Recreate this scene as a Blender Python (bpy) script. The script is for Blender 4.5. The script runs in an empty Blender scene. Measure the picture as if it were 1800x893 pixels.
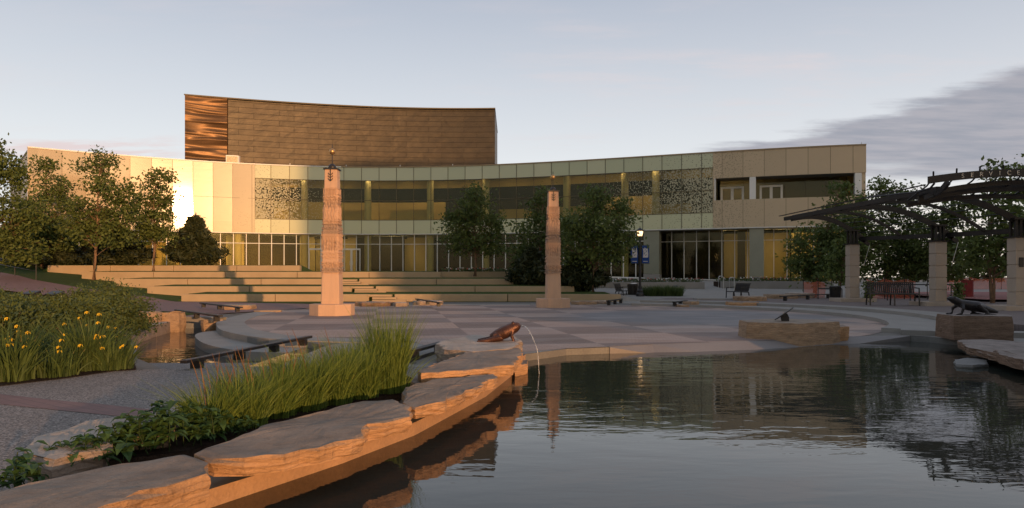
import bpy, bmesh, math, random
import numpy as np
from mathutils import Vector, Matrix
random.seed(7); rng = np.random.default_rng(7)
SC = bpy.context.scene
R = math.radians
FPX = 1250.0; HY = 487.0; CZ = 1.25          # focal length and horizon used to survey the place from the photograph

# ------------------------------------------------------------ camera, sky, sun, exposure
cam_d = bpy.data.cameras.new("camera"); cam = bpy.data.objects.new("camera", cam_d)
SC.collection.objects.link(cam); SC.camera = cam
cam.location = (0, 0, CZ); cam.rotation_euler = (R(90), 0, 0)
cam_d.sensor_width = 36; cam_d.lens = 25.0; cam_d.shift_y = (HY - 446.5) / 1800.0
cam_d.clip_end = 6000; cam_d.clip_start = 0.1

# facade plan curve, fitted to surveyed points
_kx = np.array([-39.3, -33.0, -26.4, -18.4, -10.9, -3.6, 5.2, 12.3, 16.9, 28.2])
_ky = np.array([57.7, 62.1, 65.6, 67.8, 68.3, 67.3, 64.7, 61.9, 60.3, 56.6])
_pf = np.polyfit(_kx, _ky, 4)
def fac_y(x): return float(np.polyval(_pf, x))
def fac_dy(x): return float(np.polyval(np.polyder(_pf), x))
# the sun is where its mirror image stands in the glass
_gx = -29.8; PHASE = .42
_X = np.linspace(-39.3, 28.2, 1400); _Y = np.polyval(_pf, _X); _S = np.concatenate([[0], np.cumsum(np.hypot(np.diff(_X), np.diff(_Y)))]); _w = _S[-1] / 43.0
_k = int(np.interp(_gx, _X, _S) / _w); _a, _b = [(float(np.interp(q * _w, _S, _X)), float(np.interp(q * _w, _S, _Y))) for q in (6 + PHASE, 7 + PHASE)]
_t = Vector((_b[0] - _a[0], _b[1] - _a[1], 0)).normalized(); _n = Vector((_t.y, -_t.x, 0)); _gx = _a[0] * .45 + _b[0] * .55
_v = Vector((_gx, fac_y(_gx), 122.0 / 1250 * fac_y(_gx))).normalized()
SUN = (_v - 2 * _v.dot(_n) * _n).normalized()
SUN_EL = math.asin(SUN.z); SUN_AZ = math.atan2(SUN.x, SUN.y)
print("SUN", SUN, math.degrees(SUN_EL), math.degrees(SUN_AZ))

W = bpy.data.worlds.new("World"); SC.world = W; W.use_nodes = True
def world():
    nt = W.node_tree; N = nt.nodes; L = nt.links
    bg = N["Background"]; bg.inputs[1].default_value = 0.15
    sky = N.new("ShaderNodeTexSky"); sky.sky_type = 'NISHITA'; sky.sun_disc = False
    sky.sun_elevation = SUN_EL; sky.sun_rotation = SUN_AZ
    sky.air_density = 1.0; sky.dust_density = 1.6; sky.ozone_density = 1.6
    tc = N.new("ShaderNodeTexCoord"); sp = N.new("ShaderNodeSeparateXYZ"); L.new(tc.outputs["Generated"], sp.inputs[0])
    def m(op, a, b=None, c=None, clamp=False):
        n = N.new("ShaderNodeMath"); n.operation = op; n.use_clamp = clamp
        for i, v in enumerate((a, b, c)):
            if v is None: continue
            if isinstance(v, (int, float)): n.inputs[i].default_value = v
            else: L.new(v, n.inputs[i])
        return n.outputs[0]
    def mr(v, a, b, c=0.0, d=1.0, smooth=True):
        n = N.new("ShaderNodeMapRange"); n.interpolation_type = 'SMOOTHSTEP' if smooth else 'LINEAR'
        L.new(v, n.inputs[0])
        for i, q in enumerate((a, b, c, d)): n.inputs[i + 1].default_value = q
        return n.outputs[0]
    z = m('MAXIMUM', sp.outputs[2], 0.0); zz = m('ADD', z, 0.06)
    px = m('DIVIDE', sp.outputs[0], zz); py = m('DIVIDE', sp.outputs[1], zz)
    cb = N.new("ShaderNodeCombineXYZ"); L.new(px, cb.inputs[0]); L.new(py, cb.inputs[1])
    def noise(scale, det, rough, sx=1, sy=1, off=0, rot=0):
        mp = N.new("ShaderNodeMapping"); L.new(cb.outputs[0], mp.inputs[0])
        mp.inputs[3].default_value = (sx, sy, 1); mp.inputs[1].default_value = (off, off * .7, off); mp.inputs[2].default_value = (0, 0, rot)
        n = N.new("ShaderNodeTexNoise"); n.inputs["Scale"].default_value = scale; n.inputs["Detail"].default_value = det
        n.inputs["Roughness"].default_value = rough; L.new(mp.outputs[0], n.inputs[0]); return n.outputs[0]
    n1 = noise(.55, 7, .62, 1, 2.2, 3.1, .5); n2 = noise(1.5, 7, .6, .7, 1.6, 9.2, .2); n3 = noise(4.0, 6, .6, .6, 1.8, 1.0, .3)
    nw = noise(.22, 3, .5, 1, 1, 5.5, 0)
    # heavy stratus bank low in the north-east: direction ratios u = x/y, w = z/y
    yy = m('MAXIMUM', sp.outputs[1], .02)
    u = m('DIVIDE', sp.outputs[0], yy); w = m('DIVIDE', sp.outputs[2], yy)
    top = m('ADD', m('MULTIPLY', u, .27), .102)
    top = m('ADD', top, m('MULTIPLY', m('SUBTRACT', n2, .5), .09))
    top = m('ADD', top, m('MULTIPLY', m('SUBTRACT', n1, .5), .04))
    d1 = mr(m('SUBTRACT', top, w), -.008, .014)
    bot = m('ADD', m('MULTIPLY', m('SUBTRACT', n2, .5), .07), .135)
    d2 = mr(m('SUBTRACT', w, bot), -.015, .03)
    d3 = mr(u, .24, .31)
    front = mr(sp.outputs[1], 0, .05)
    bank = m('MULTIPLY', m('MULTIPLY', d1, d2), m('MULTIPLY', d3, front))
    # thin wisps
    wis = m('MULTIPLY', mr(n1, .47, .70), mr(n3, .34, .62)); wis = m('MULTIPLY', wis, mr(u, -.35, .55, .22, 1.0))
    lowc = m('MULTIPLY', m('MULTIPLY', mr(n2, .40, .56), mr(w, .145, .17)), m('MULTIPLY', mr(w, .205, .185), mr(u, -.44, -.50))); wis = m('MAXIMUM', m('MULTIPLY', wis, .75), m('MULTIPLY', lowc, front))
    # low pale layer at the horizon, ragged
    # sun-warmed and shaded cloud colours
    # veil: milky high haze that whitens the clear sky
    veil = N.new("ShaderNodeMixRGB"); L.new(mr(sp.outputs[1], -.5, .35, .30, .80), veil.inputs[0])
    L.new(sky.outputs[0], veil.inputs[1])
    hz = mr(z, 0.0, .40, 0, 1, False)
    vr = N.new("ShaderNodeValToRGB"); L.new(hz, vr.inputs[0])
    vr.color_ramp.elements[0].position = 0; vr.color_ramp.elements[0].color = (1.08, .94, .79, 1)
    vr.color_ramp.elements[1].position = 1; vr.color_ramp.elements[1].color = (.44, .48, .575, 1)
    e = vr.color_ramp.elements.new(.30); e.color = (.86, .865, .885, 1)
    vs = N.new("ShaderNodeVectorMath"); vs.operation = 'SCALE'; vs.inputs[3].default_value = VEIL; L.new(vr.outputs[0], vs.inputs[0])
    L.new(vs.outputs[0], veil.inputs[2])
    cw = N.new("ShaderNodeMixRGB"); L.new(wis, cw.inputs[0]); L.new(veil.outputs[0], cw.inputs[1])
    cw.inputs[2].default_value = (VEIL * .70, VEIL * .60, VEIL * .60, 1)
    cd = N.new("ShaderNodeMixRGB"); L.new(m('MULTIPLY', bank, .9), cd.inputs[0]); L.new(cw.outputs[0], cd.inputs[1])
    bc = N.new("ShaderNodeMixRGB"); L.new(mr(n3, .3, .7), bc.inputs[0]); bc.inputs[1].default_value = (VEIL * .27, VEIL * .285, VEIL * .34, 1)
    bc.inputs[2].default_value = (VEIL * .37, VEIL * .36, VEIL * .40, 1); L.new(bc.outputs[0], cd.inputs[2])
    L.new(cd.outputs[0], bg.inputs[0])
VEIL = 7.4
world()
sun_d = bpy.data.lights.new("sun", 'SUN'); sun = bpy.data.objects.new("sun", sun_d); SC.collection.objects.link(sun)
sun_d.energy = 3.7; sun_d.angle = R(0.53); sun_d.color = (1.0, .53, .23)
sun.rotation_euler = SUN.to_track_quat('Z', 'Y').to_euler(); sun.location = SUN * 50 + Vector((0, 0, 20))
SC.view_settings.view_transform = 'Standard'; SC.view_settings.look = 'None'
SC.view_settings.gamma = 1; SC.view_settings.use_curve_mapping = False
SC.view_settings.exposure = 0.03

# ------------------------------------------------------------ helpers
def GP(px, py, z=0.0):
    D = (CZ - z) * FPX / (py - HY); return ((px - 900) / FPX * D, D)
def AT(px, py, D): return ((px - 900) / FPX * D, D, CZ + (HY - py) / FPX * D)

def link(o, parent=None):
    SC.collection.objects.link(o)
    if parent: o.parent = parent
    return o
def tag(o, label=None, cat=None, group=None, kind=None):
    if label: o["label"] = label
    if cat: o["category"] = cat
    if group: o["group"] = group
    if kind: o["kind"] = kind
    return o
def thing(name, label, cat, loc=(0, 0, 0), rz=0.0, group=None):
    o = bpy.data.objects.new(name, None); o.empty_display_size = .1
    o.location = loc; o.rotation_euler = (0, 0, rz); link(o); return tag(o, label, cat, group)
def copy_tree(o, parent=None):
    c = o.copy(); link(c, parent)
    for ch in o.children: copy_tree(ch, c)
    return c

class MB:
    """collects simple shapes into one mesh"""
    def __init__(s): s.v = []; s.f = []; s.uv = None
    def add(s, vs, fs):
        b = len(s.v); s.v += [tuple(p) for p in vs]; s.f += [tuple(i + b for i in f) for f in fs]; return s
    def box(s, c, d, rz=0.0, rx=0.0, ry=0.0):
        M = Matrix.Translation(c) @ Matrix.Rotation(rz, 4, 'Z') @ Matrix.Rotation(ry, 4, 'Y') @ Matrix.Rotation(rx, 4, 'X')
        x, y, z = d[0] / 2, d[1] / 2, d[2] / 2
        vs = [M @ Vector((a * x, b * y, e * z)) for e in (-1, 1) for a, b in ((-1, -1), (1, -1), (1, 1), (-1, 1))]
        return s.add(vs, [(3, 2, 1, 0), (4, 5, 6, 7), (0, 1, 5, 4), (1, 2, 6, 5), (2, 3, 7, 6), (3, 0, 4, 7)])
    def prism(s, pts, z0, z1):
        n = len(pts); vs = [(p[0], p[1], z0) for p in pts] + [(p[0], p[1], z1) for p in pts]
        return s.add(vs, [tuple(range(n))[::-1], tuple(range(n, 2 * n))] + [(i, (i + 1) % n, n + (i + 1) % n, n + i) for i in range(n)])
    def tube(s, pts, rad, n=8, caps=True, sx=1.0):
        pts = [Vector(p) for p in pts]
        if isinstance(rad, (int, float)): rad = [rad] * len(pts)
        vs = []; fs = []; up = Vector((0, 0, 1))
        for i, p in enumerate(pts):
            t = (pts[min(i + 1, len(pts) - 1)] - pts[max(i - 1, 0)]).normalized()
            a = t.cross(up)
            if a.length < .05: a = t.cross(Vector((0, 1, 0)))
            a.normalize(); b = a.cross(t)
            for k in range(n):
                q = 2 * math.pi * k / n; vs.append(p + (a * math.cos(q) * sx + b * math.sin(q)) * rad[i])
        for i in range(len(pts) - 1):
            for k in range(n):
                k2 = (k + 1) % n; fs.append((i * n + k, i * n + k2, (i + 1) * n + k2, (i + 1) * n + k))
        if caps: fs += [tuple(range(n)), tuple(range((len(pts) - 1) * n, len(pts) * n))[::-1]]
        return s.add(vs, fs)
    def lathe(s, prof, c=(0, 0, 0), n=16):
        vs = []; fs = []
        for r, z in prof:
            for k in range(n):
                a = 2 * math.pi * k / n; vs.append((c[0] + r * math.cos(a), c[1] + r * math.sin(a), c[2] + z))
        for i in range(len(prof) - 1):
            for k in range(n):
                k2 = (k + 1) % n; fs.append((i * n + k, i * n + k2, (i + 1) * n + k2, (i + 1) * n + k))
        fs += [tuple(range(n))[::-1], tuple(range((len(prof) - 1) * n, len(prof) * n))]
        return s.add(vs, fs)
    def bar(s, a, b, w, h):
        """rectangular bar from a to b, h along the world vertical"""
        a = Vector(a); b = Vector(b); t = (b - a).normalized(); u = Vector((0, 0, 1))
        if abs(t.z) > .98: u = Vector((0, 1, 0))
        x = t.cross(u).normalized(); y = x.cross(t)
        vs = [p + x * i * w / 2 + y * j * h / 2 for p in (a, b) for i, j in ((-1, -1), (1, -1), (1, 1), (-1, 1))]
        return s.add(vs, [(0, 1, 2, 3), (7, 6, 5, 4), (0, 4, 5, 1), (1, 5, 6, 2), (2, 6, 7, 3), (3, 7, 4, 0)])
    def path(s, pts, w, h):
        for a, b in zip(pts[:-1], pts[1:]): s.bar(a, b, w, h)
        return s
    def build(s, name, m, parent=None, smooth=False, bevel=0.0, uv=None):
        me = bpy.data.meshes.new(name); me.from_pydata(s.v, [], s.f)
        if isinstance(m, (list, tuple)):
            for q in m: me.materials.append(q)
        elif m: me.materials.append(m)
        bm = bmesh.new(); bm.from_mesh(me); bmesh.ops.recalc_face_normals(bm, faces=bm.faces)
        if smooth:
            for f in bm.faces: f.smooth = True
        bm.to_mesh(me); bm.free(); me.update()
        if uv:
            l = me.uv_layers.new(name="UVMap")
            for lp in me.loops: l.data[lp.index].uv = uv(me.vertices[lp.vertex_index].co)
        o = bpy.data.objects.new(name, me); link(o, parent)
        if bevel:
            b = o.modifiers.new("bevel", 'BEVEL'); b.width = bevel; b.segments = 2; b.limit_method = 'ANGLE'; b.angle_limit = R(40)
        return o

def quads(name, V, m, parent=None, n=4, attr=None):
    """V: (k*n,3) array of k n-gons"""
    k = len(V) // n; me = bpy.data.meshes.new(name)
    me.vertices.add(k * n); me.vertices.foreach_set("co", np.asarray(V, dtype=np.float32).ravel())
    me.loops.add(k * n); me.loops.foreach_set("vertex_index", np.arange(k * n, dtype=np.int32))
    me.polygons.add(k); me.polygons.foreach_set("loop_start", np.arange(0, k * n, n, dtype=np.int32))
    me.update(calc_edges=True); me.validate()
    if attr is not None:
        a = me.attributes.new("tone", 'FLOAT', 'POINT'); a.data.foreach_set("value", np.repeat(np.asarray(attr, dtype=np.float32), n))
    me.materials.append(m); o = bpy.data.objects.new(name, me); link(o, parent); return o

# ------------------------------------------------------------ materials
class NT:
    def __init__(s, name):
        s.m = bpy.data.materials.new(name); s.m.use_nodes = True; s.t = s.m.node_tree; s.N = s.t.nodes; s.L = s.t.links
        s.p = s.N["Principled BSDF"]; s.out = s.N["Material Output"]
    def _in(s, sock, v):
        if v is None: return
        if hasattr(v, "is_output") or isinstance(v, bpy.types.NodeSocket): s.L.new(v, sock)
        else:
            if isinstance(v, tuple) and len(v) == 3 and len(sock.default_value) == 4: v = v + (1,)
            sock.default_value = v
    def math(s, op, a, b=None, c=None, clamp=False):
        n = s.N.new("ShaderNodeMath"); n.operation = op; n.use_clamp = clamp
        for i, v in enumerate((a, b, c)): s._in(n.inputs[i], v)
        return n.outputs[0]
    def mr(s, v, a, b, c=0.0, d=1.0, smooth=False):
        n = s.N.new("ShaderNodeMapRange"); n.interpolation_type = 'SMOOTHSTEP' if smooth else 'LINEAR'
        for i, q in enumerate((v, a, b, c, d)): s._in(n.inputs[i], q)
        return n.outputs[0]
    def coord(s, kind="Object", scale=(1, 1, 1), rot=(0, 0, 0), loc=(0, 0, 0)):
        if kind == "World": g = s.N.new("ShaderNodeNewGeometry").outputs["Position"]
        else: g = s.N.new("ShaderNodeTexCoord").outputs[kind]
        mp = s.N.new("ShaderNodeMapping"); s.L.new(g, mp.inputs[0])
        mp.inputs[1].default_value = loc; mp.inputs[2].default_value = rot; mp.inputs[3].default_value = scale
        return mp.outputs[0]
    def noise(s, vec, scale, det=5, rough=.55, dist=0.0):
        n = s.N.new("ShaderNodeTexNoise"); s._in(n.inputs["Vector"], vec); n.inputs["Scale"].default_value = scale
        n.inputs["Detail"].default_value = det; n.inputs["Roughness"].default_value = rough; n.inputs["Distortion"].default_value = dist
        return n.outputs[0]
    def voro(s, vec, scale, feat='F1', out="Distance", rnd=1.0):
        n = s.N.new("ShaderNodeTexVoronoi"); n.feature = feat; s._in(n.inputs["Vector"], vec); n.inputs["Scale"].default_value = scale
        n.inputs["Randomness"].default_value = rnd
        return n.outputs[out]
    def ramp(s, v, stops):
        n = s.N.new("ShaderNodeValToRGB"); s._in(n.inputs[0], v); e = n.color_ramp.elements
        while len(e) < len(stops): e.new(.5)
        for k, (p, c) in enumerate(stops): e[k].position = p; e[k].color = tuple(c) + (1,)
        return n.outputs[0]
    def mix(s, f, a, b, mode='MIX'):
        n = s.N.new("ShaderNodeMixRGB"); n.blend_type = mode
        for i, v in enumerate((f, a, b)): s._in(n.inputs[i], v)
        return n.outputs[0]
    def bump(s, h, strength=.3, dist=.05, normal=None):
        n = s.N.new("ShaderNodeBump"); n.inputs["Strength"].default_value = strength; n.inputs["Distance"].default_value = dist
        s.L.new(h, n.inputs["Height"])
        if normal: s.L.new(normal, n.inputs["Normal"])
        return n.outputs[0]
    def done(s, col=None, rough=None, metal=None, normal=None, spec=None):
        s._in(s.p.inputs["Base Color"], col); s._in(s.p.inputs["Roughness"], rough)
        if metal is not None: s._in(s.p.inputs["Metallic"], metal)
        if spec is not None: s.p.inputs["Specular IOR Level"].default_value = spec
        if normal is not None: s.L.new(normal, s.p.inputs["Normal"])
        return s.m

def mottled(name, c, var=.35, scale=3.0, rough=.8, bump=.3, bscale=30., spec=.3, metal=0.0, bd=.02):
    t = NT(name); v = t.coord("World")
    a = t.noise(v, scale, 7, .6); b = t.noise(v, bscale, 5, .6)
    lo = tuple(x * (1 - var) for x in c); hi = tuple(min(1, x * (1 + var)) for x in c)
    col = t.ramp(a, [(.3, lo), (.7, hi)]); col = t.mix(.45, col, t.ramp(b, [(.3, lo), (.7, hi)]))
    return t.done(col, rough, metal, t.bump(b, bump, bd), spec)

def stone(name, top, side, var=.35, layered=True):
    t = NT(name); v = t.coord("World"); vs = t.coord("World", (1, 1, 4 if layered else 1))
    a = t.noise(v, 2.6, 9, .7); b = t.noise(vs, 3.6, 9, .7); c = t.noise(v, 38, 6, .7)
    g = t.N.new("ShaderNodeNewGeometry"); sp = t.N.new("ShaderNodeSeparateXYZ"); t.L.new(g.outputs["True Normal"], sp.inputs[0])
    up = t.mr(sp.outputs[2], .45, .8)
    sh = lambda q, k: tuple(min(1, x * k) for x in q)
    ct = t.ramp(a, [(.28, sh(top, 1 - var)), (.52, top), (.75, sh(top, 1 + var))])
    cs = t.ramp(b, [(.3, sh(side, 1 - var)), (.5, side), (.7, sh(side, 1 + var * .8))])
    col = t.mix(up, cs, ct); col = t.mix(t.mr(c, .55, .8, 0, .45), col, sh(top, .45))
    pits = t.voro(v, 9, 'F1'); col = t.mix(t.mr(pits, .0, .10, .5, 0), col, sh(top, .3))
    sc = t.noise(t.coord('World', (1, 3.5, 1), (0, 0, .6)), 7, 8, .75); wob = t.mr(sc, .58, .66, 0, .5); col = t.mix(t.math('MULTIPLY', t.mr(sc, .60, .66, 0, .55), up), col, sh(top, 1.75))
    lay = t.N.new('ShaderNodeTexWave'); lay.bands_direction = 'Z'; lay.inputs['Scale'].default_value = 9; lay.inputs['Distortion'].default_value = 5; lay.inputs['Detail'].default_value = 4; t.L.new(v, lay.inputs[0]); col = t.mix(t.math('MULTIPLY', t.math('MULTIPLY', t.mr(lay.outputs[1], .0, .25, 1, 0), t.math('SUBTRACT', 1.0, up)), .5), col, sh(side, .5))
    h = t.math('ADD', t.math('MULTIPLY', b, 1.2), t.math('ADD', t.math('MULTIPLY', c, .5), a))
    return t.done(col, .85, None, t.bump(t.math('SUBTRACT', h, t.math('MULTIPLY', wob, .5)), .7, .05), .25)

M = {}
M['slab'] = stone("sandstone_slab", (.30, .235, .185), (.52, .30, .155))  # side colour more orange than the top, low sun's glow put into it
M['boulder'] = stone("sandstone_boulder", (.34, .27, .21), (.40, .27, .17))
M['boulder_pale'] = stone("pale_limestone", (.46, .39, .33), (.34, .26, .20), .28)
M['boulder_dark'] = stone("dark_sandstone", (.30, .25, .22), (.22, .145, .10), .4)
M['concrete'] = mottled("concrete", (.29, .27, .245), .16, 1.2, .85, .25, 60)
M['concrete_dark'] = mottled("wet_concrete", (.17, .165, .155), .3, 2.0, .6, .3, 40)
M['seat_wall'] = mottled("seat_wall_stone", (.40, .30, .19), .16, .9, .85, .35, 70)
def pillar_mat():
    t = NT("carved_limestone"); v = t.coord("Object"); a = t.noise(v, 1.3, 6, .6); f = t.noise(v, 45, 5, .65)
    sp = t.N.new("ShaderNodeSeparateXYZ"); t.L.new(v, sp.inputs[0]); z = sp.outputs[2]
    car = t.math('MULTIPLY', t.math('MULTIPLY', t.mr(z, 1.38, 1.42), t.mr(z, 4.16, 4.12)), t.mr(t.math('SINE', t.math('MULTIPLY', z, 9.0)), -.2, .5, .25, .8))
    col = t.mix(a, (.62, .41, .28), (.54, .35, .24)); col = t.mix(t.mr(f, .4, .8, 0, .25), col, (.36, .24, .17))
    for z0, z1, k in ((1.40, 1.56, .5), (2.66, 2.98, .6), (3.60, 3.68, .3)): col = t.mix(t.math('MULTIPLY', t.math('MULTIPLY', t.math('GREATER_THAN', z, z0), t.math('LESS_THAN', z, z1)), k), col, (.26, .21, .18))
    cv = t.voro(t.coord("Object", (1, 1, .55)), 17, 'F1'); h = t.math('MULTIPLY', cv, car); col = t.mix(t.math('MULTIPLY', t.mr(cv, .30, .62, 0, .38), car), col, (.24, .15, .10))  # carving's recesses darkened, their shade put into the colour
    st = t.noise(t.coord("Object", (6, 6, .5)), 2.0, 5, .6); col = t.mix(t.mr(st, .5, .75, 0, .3), col, (.33, .25, .20))
    return t.done(col, .85, None, t.bump(t.math('ADD', t.math('MULTIPLY', h, -1.0), t.math('MULTIPLY', f, .12)), .9, .06), .25)
M['pillar'] = pillar_mat()
M['beach'] = mottled('beach_concrete', (.22, .20, .19), .15, 1.0, .6, .2, 40)
M['column'] = mottled("column_stone", (.42, .34, .27), .12, 1.2, .85, .3, 60)
M['black'] = mottled("black_metal", (.020, .018, .018), .3, 6, .42, .1, 60, .5)
M['bronze'] = mottled("bronze_sculpture", (.10, .045, .030), .4, 9, .38, .35, 45, .5, .6)
M['bronze_dark'] = mottled("dark_bronze", (.035, .030, .030), .4, 9, .42, .35, 45, .5, .5)
M['steel'] = mottled("painted_steel", (.016, .013, .012), .3, 5, .5, .1, 50, .4)
M['white_metal'] = mottled("white_metal", (.78, .76, .72), .05, 2, .4, .05, 30, .5)
M['alu'] = mottled("brushed_aluminium", (.55, .55, .54), .08, 2, .35, .05, 30, .5, .5)
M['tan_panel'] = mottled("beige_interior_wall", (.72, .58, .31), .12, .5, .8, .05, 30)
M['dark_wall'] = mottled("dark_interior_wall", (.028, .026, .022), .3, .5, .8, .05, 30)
M['slab_int'] = mottled("interior_floor", (.30, .27, .22), .1, 1, .6, .05, 30)
M['roof'] = mottled("roof_membrane", (.35, .33, .30), .1, 1, .9, .05, 30)
M['bark'] = mottled("tree_bark", (.22, .14, .09), .4, 4, .95, .9, 22, .2, 0, .06)
M['soil'] = mottled("mulch", (.045, .030, .022), .5, 6, .95, .9, 40, .1, 0, .05)
M['brass'] = mottled("brass", (.55, .33, .14), .15, 4, .35, .05, 30, .5, .8)
M['red_bin'] = mottled("red_barrel", (.22, .03, .03), .2, 3, .6, .1, 30)
M['blue_banner'] = mottled("blue_banner", (.012, .055, .24), .12, 5, .7, .05, 30)
M['banner_white'] = mottled("banner_white", (.62, .60, .58), .1, 5, .7, .05, 30)
M['petal'] = mottled("yellow_petal", (.85, .55, .03), .15, 12, .6, .05, 30)
M['petal_w'] = mottled("white_petal", (.8, .76, .72), .15, 12, .6, .05, 30)
M['petal_r'] = mottled("pink_petal", (.6, .12, .12), .2, 12, .6, .05, 30)
M['letter'] = mottled("metal_letter", (.55, .50, .44), .1, 5, .4, .05, 30, .5, .3)
M['brick_wall'] = mottled("city_brick", (.26, .15, .10), .2, 1, .9, .2, 30)

def leafmat(name, lo, hi, trans=.25, dead=False):
    t = NT(name); a = t.N.new("ShaderNodeAttribute"); a.attribute_name = "tone"
    col = t.ramp(a.outputs["Fac"], [(0, lo), (.90, hi), (.96, (.34, .26, .10))] if dead else [(0, lo), (1, hi)])
    t.done(col, .55, None, None, .25)
    tr = t.N.new("ShaderNodeBsdfTranslucent"); t.L.new(col, tr.inputs[0])
    mx = t.N.new("ShaderNodeMixShader"); mx.inputs[0].default_value = trans
    t.L.new(t.p.outputs[0], mx.inputs[1]); t.L.new(tr.outputs[0], mx.inputs[2]); t.L.new(mx.outputs[0], t.out.inputs[0]); return t.m
M['leaf'] = leafmat("tree_leaves", (.060, .090, .024), (.175, .215, .060), .35)
M['needle'] = leafmat("pine_needles", (.018, .028, .012), (.055, .062, .024), .1)
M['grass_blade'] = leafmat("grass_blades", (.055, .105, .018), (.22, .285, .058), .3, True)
M['iris_blade'] = leafmat("iris_leaves", (.035, .060, .018), (.11, .16, .045), .25, True)
M['broad'] = leafmat("broad_leaves", (.030, .070, .020), (.07, .13, .035), .2)
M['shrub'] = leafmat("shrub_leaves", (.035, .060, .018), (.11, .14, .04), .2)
M['straw'] = leafmat("dry_stalks", (.24, .12, .05), (.42, .26, .11), .2)

def lawn_mat():
    t = NT("lawn_grass"); v = t.coord("World"); a = t.noise(v, 1.1, 6, .6); b = t.noise(v, 70, 4, .7)
    c = t.mix(.5, t.ramp(a, [(.3, (.035, .065, .014)), (.7, (.085, .115, .026))]), t.ramp(b, [(.3, (.025, .05, .010)), (.75, (.12, .15, .035))]))
    return t.done(c, .9, None, t.bump(b, 1.0, .05), .15)
M['lawn'] = lawn_mat()
def aggregate(name, c, k=1.0):
    t = NT(name); v = t.coord("World"); p = t.voro(v, 75, 'F1', "Color"); d = t.voro(v, 75, 'F1'); a = t.noise(v, .8, 6, .6)
    hs = t.N.new("ShaderNodeSeparateColor"); t.L.new(p, hs.inputs[0])
    col = t.ramp(hs.outputs[0], [(0, tuple(x * .45 for x in c)), (.5, c), (1, tuple(min(1, x * 1.9) for x in c))])
    col = t.mix(t.mr(a, .3, .7, 0, .35), col, tuple(x * .6 for x in c))
    return t.done(col, .85, None, t.bump(d, .6, .01), .25)
M['aggregate'] = aggregate("exposed_aggregate", (.235, .205, .185))
def brickpath(name, c1, c2, mortar, sc, rot=0.0):
    t = NT(name); v = t.coord("World", (1, 1, 1), (0, 0, rot))
    n = t.N.new("ShaderNodeTexBrick"); t.L.new(v, n.inputs[0]); n.inputs["Scale"].default_value = sc
    n.inputs["Color1"].default_value = c1 + (1,); n.inputs["Color2"].default_value = c2 + (1,); n.inputs["Mortar"].default_value = mortar + (1,)
    n.inputs["Mortar Size"].default_value = .012; n.inputs["Bias"].default_value = 0
    a = t.noise(v, 1.2, 6, .6); b = t.noise(v, 40, 4, .6)
    col = t.mix(t.mr(a, .3, .75, 0, .4), n.outputs[0], tuple(x * .6 for x in c1)); col = t.mix(t.mr(b, .4, .8, 0, .3), col, tuple(min(1, x * 1.4) for x in c2))
    return t.done(col, .8, None, t.bump(n.outputs["Fac"], -.4, .01), .3)
M['brick_path'] = brickpath("brick_path", (.27, .16, .14), (.23, .135, .12), (.15, .10, .09), 2.2, .6)
M['brick_terrace'] = brickpath("terrace_pavers", (.20, .155, .14), (.17, .135, .125), (.10, .09, .08), 2.4, .3)
M['red_brick_ground'] = brickpath("red_brick_ground", (.30, .10, .085), (.25, .09, .08), (.18, .09, .08), 1.0, .3)
def plaza_mat():
    t = NT("plaza_pavers"); v = t.coord("World", (1 / 2.2,) * 3, (0, 0, -R(9.5)), (.27, .1, .5))
    n = t.N.new("ShaderNodeTexChecker"); t.L.new(v, n.inputs[0]); n.inputs["Scale"].default_value = 1.0
    v2 = t.coord("World", (1, 1, 1), (0, 0, -R(9.5))); b = t.N.new("ShaderNodeTexBrick"); t.L.new(v2, b.inputs[0]); b.inputs["Scale"].default_value = 2.3
    b.inputs["Mortar Size"].default_value = .014; b.inputs["Color1"].default_value = (1, 1, 1, 1); b.inputs["Color2"].default_value = (.85, .85, .85, 1); b.inputs["Mortar"].default_value = (.55, .55, .55, 1)
    sp = t.N.new("ShaderNodeSeparateXYZ"); t.L.new(t.coord("World", (1, 1, 1), (0, 0, -R(9.5))), sp.inputs[0])
    cell = t.N.new("ShaderNodeTexWhiteNoise"); fl = t.N.new("ShaderNodeVectorMath"); fl.operation = 'FLOOR'; t.L.new(v, fl.inputs[0]); t.L.new(fl.outputs[0], cell.inputs[0])
    ca = t.mix(cell.outputs["Value"], (.50, .36, .29), (.44, .33, .28)); cb = t.mix(cell.outputs["Value"], (.26, .20, .17), (.30, .225, .195))
    col = t.mix(n.outputs["Fac"], ca, cb); col = t.mix(.8, col, b.outputs[0], 'MULTIPLY')
    a = t.noise(t.coord("World"), .45, 7, .62, .4); f = t.noise(t.coord("World"), 60, 3, .6)
    col = t.mix(t.mr(a, .5, .75, 0, .4), col, (.34, .31, .30)); col = t.mix(t.mr(f, .4, .8, 0, .35), col, (.12, .10, .09))
    # worn damp splash circle of bare concrete
    g = t.N.new("ShaderNodeNewGeometry"); d = t.N.new("ShaderNodeVectorMath"); d.operation = 'DISTANCE'; t.L.new(g.outputs["Position"], d.inputs[0]); d.inputs[1].default_value = (6.0, 22.6, 0)
    rr = t.math('ADD', d.outputs["Value"], t.math('MULTIPLY', t.math('SUBTRACT', a, .5), 4.0))
    msk = t.mr(rr, 3.4, 5.0, 1, 0, True); wet = t.noise(t.coord("World", (.5, 1.2, 1)), .7, 6, .6, 1.0)
    col = t.mix(t.math('MULTIPLY', msk, .85), col, t.ramp(wet, [(.35, (.13, .13, .14)), (.62, (.30, .29, .29))]))
    return t.done(col, t.mr(wet, .35, .6, .5, .85), None, t.bump(b.outputs["Fac"], -.35, .01), .15)
M['plaza'] = plaza_mat()
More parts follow.
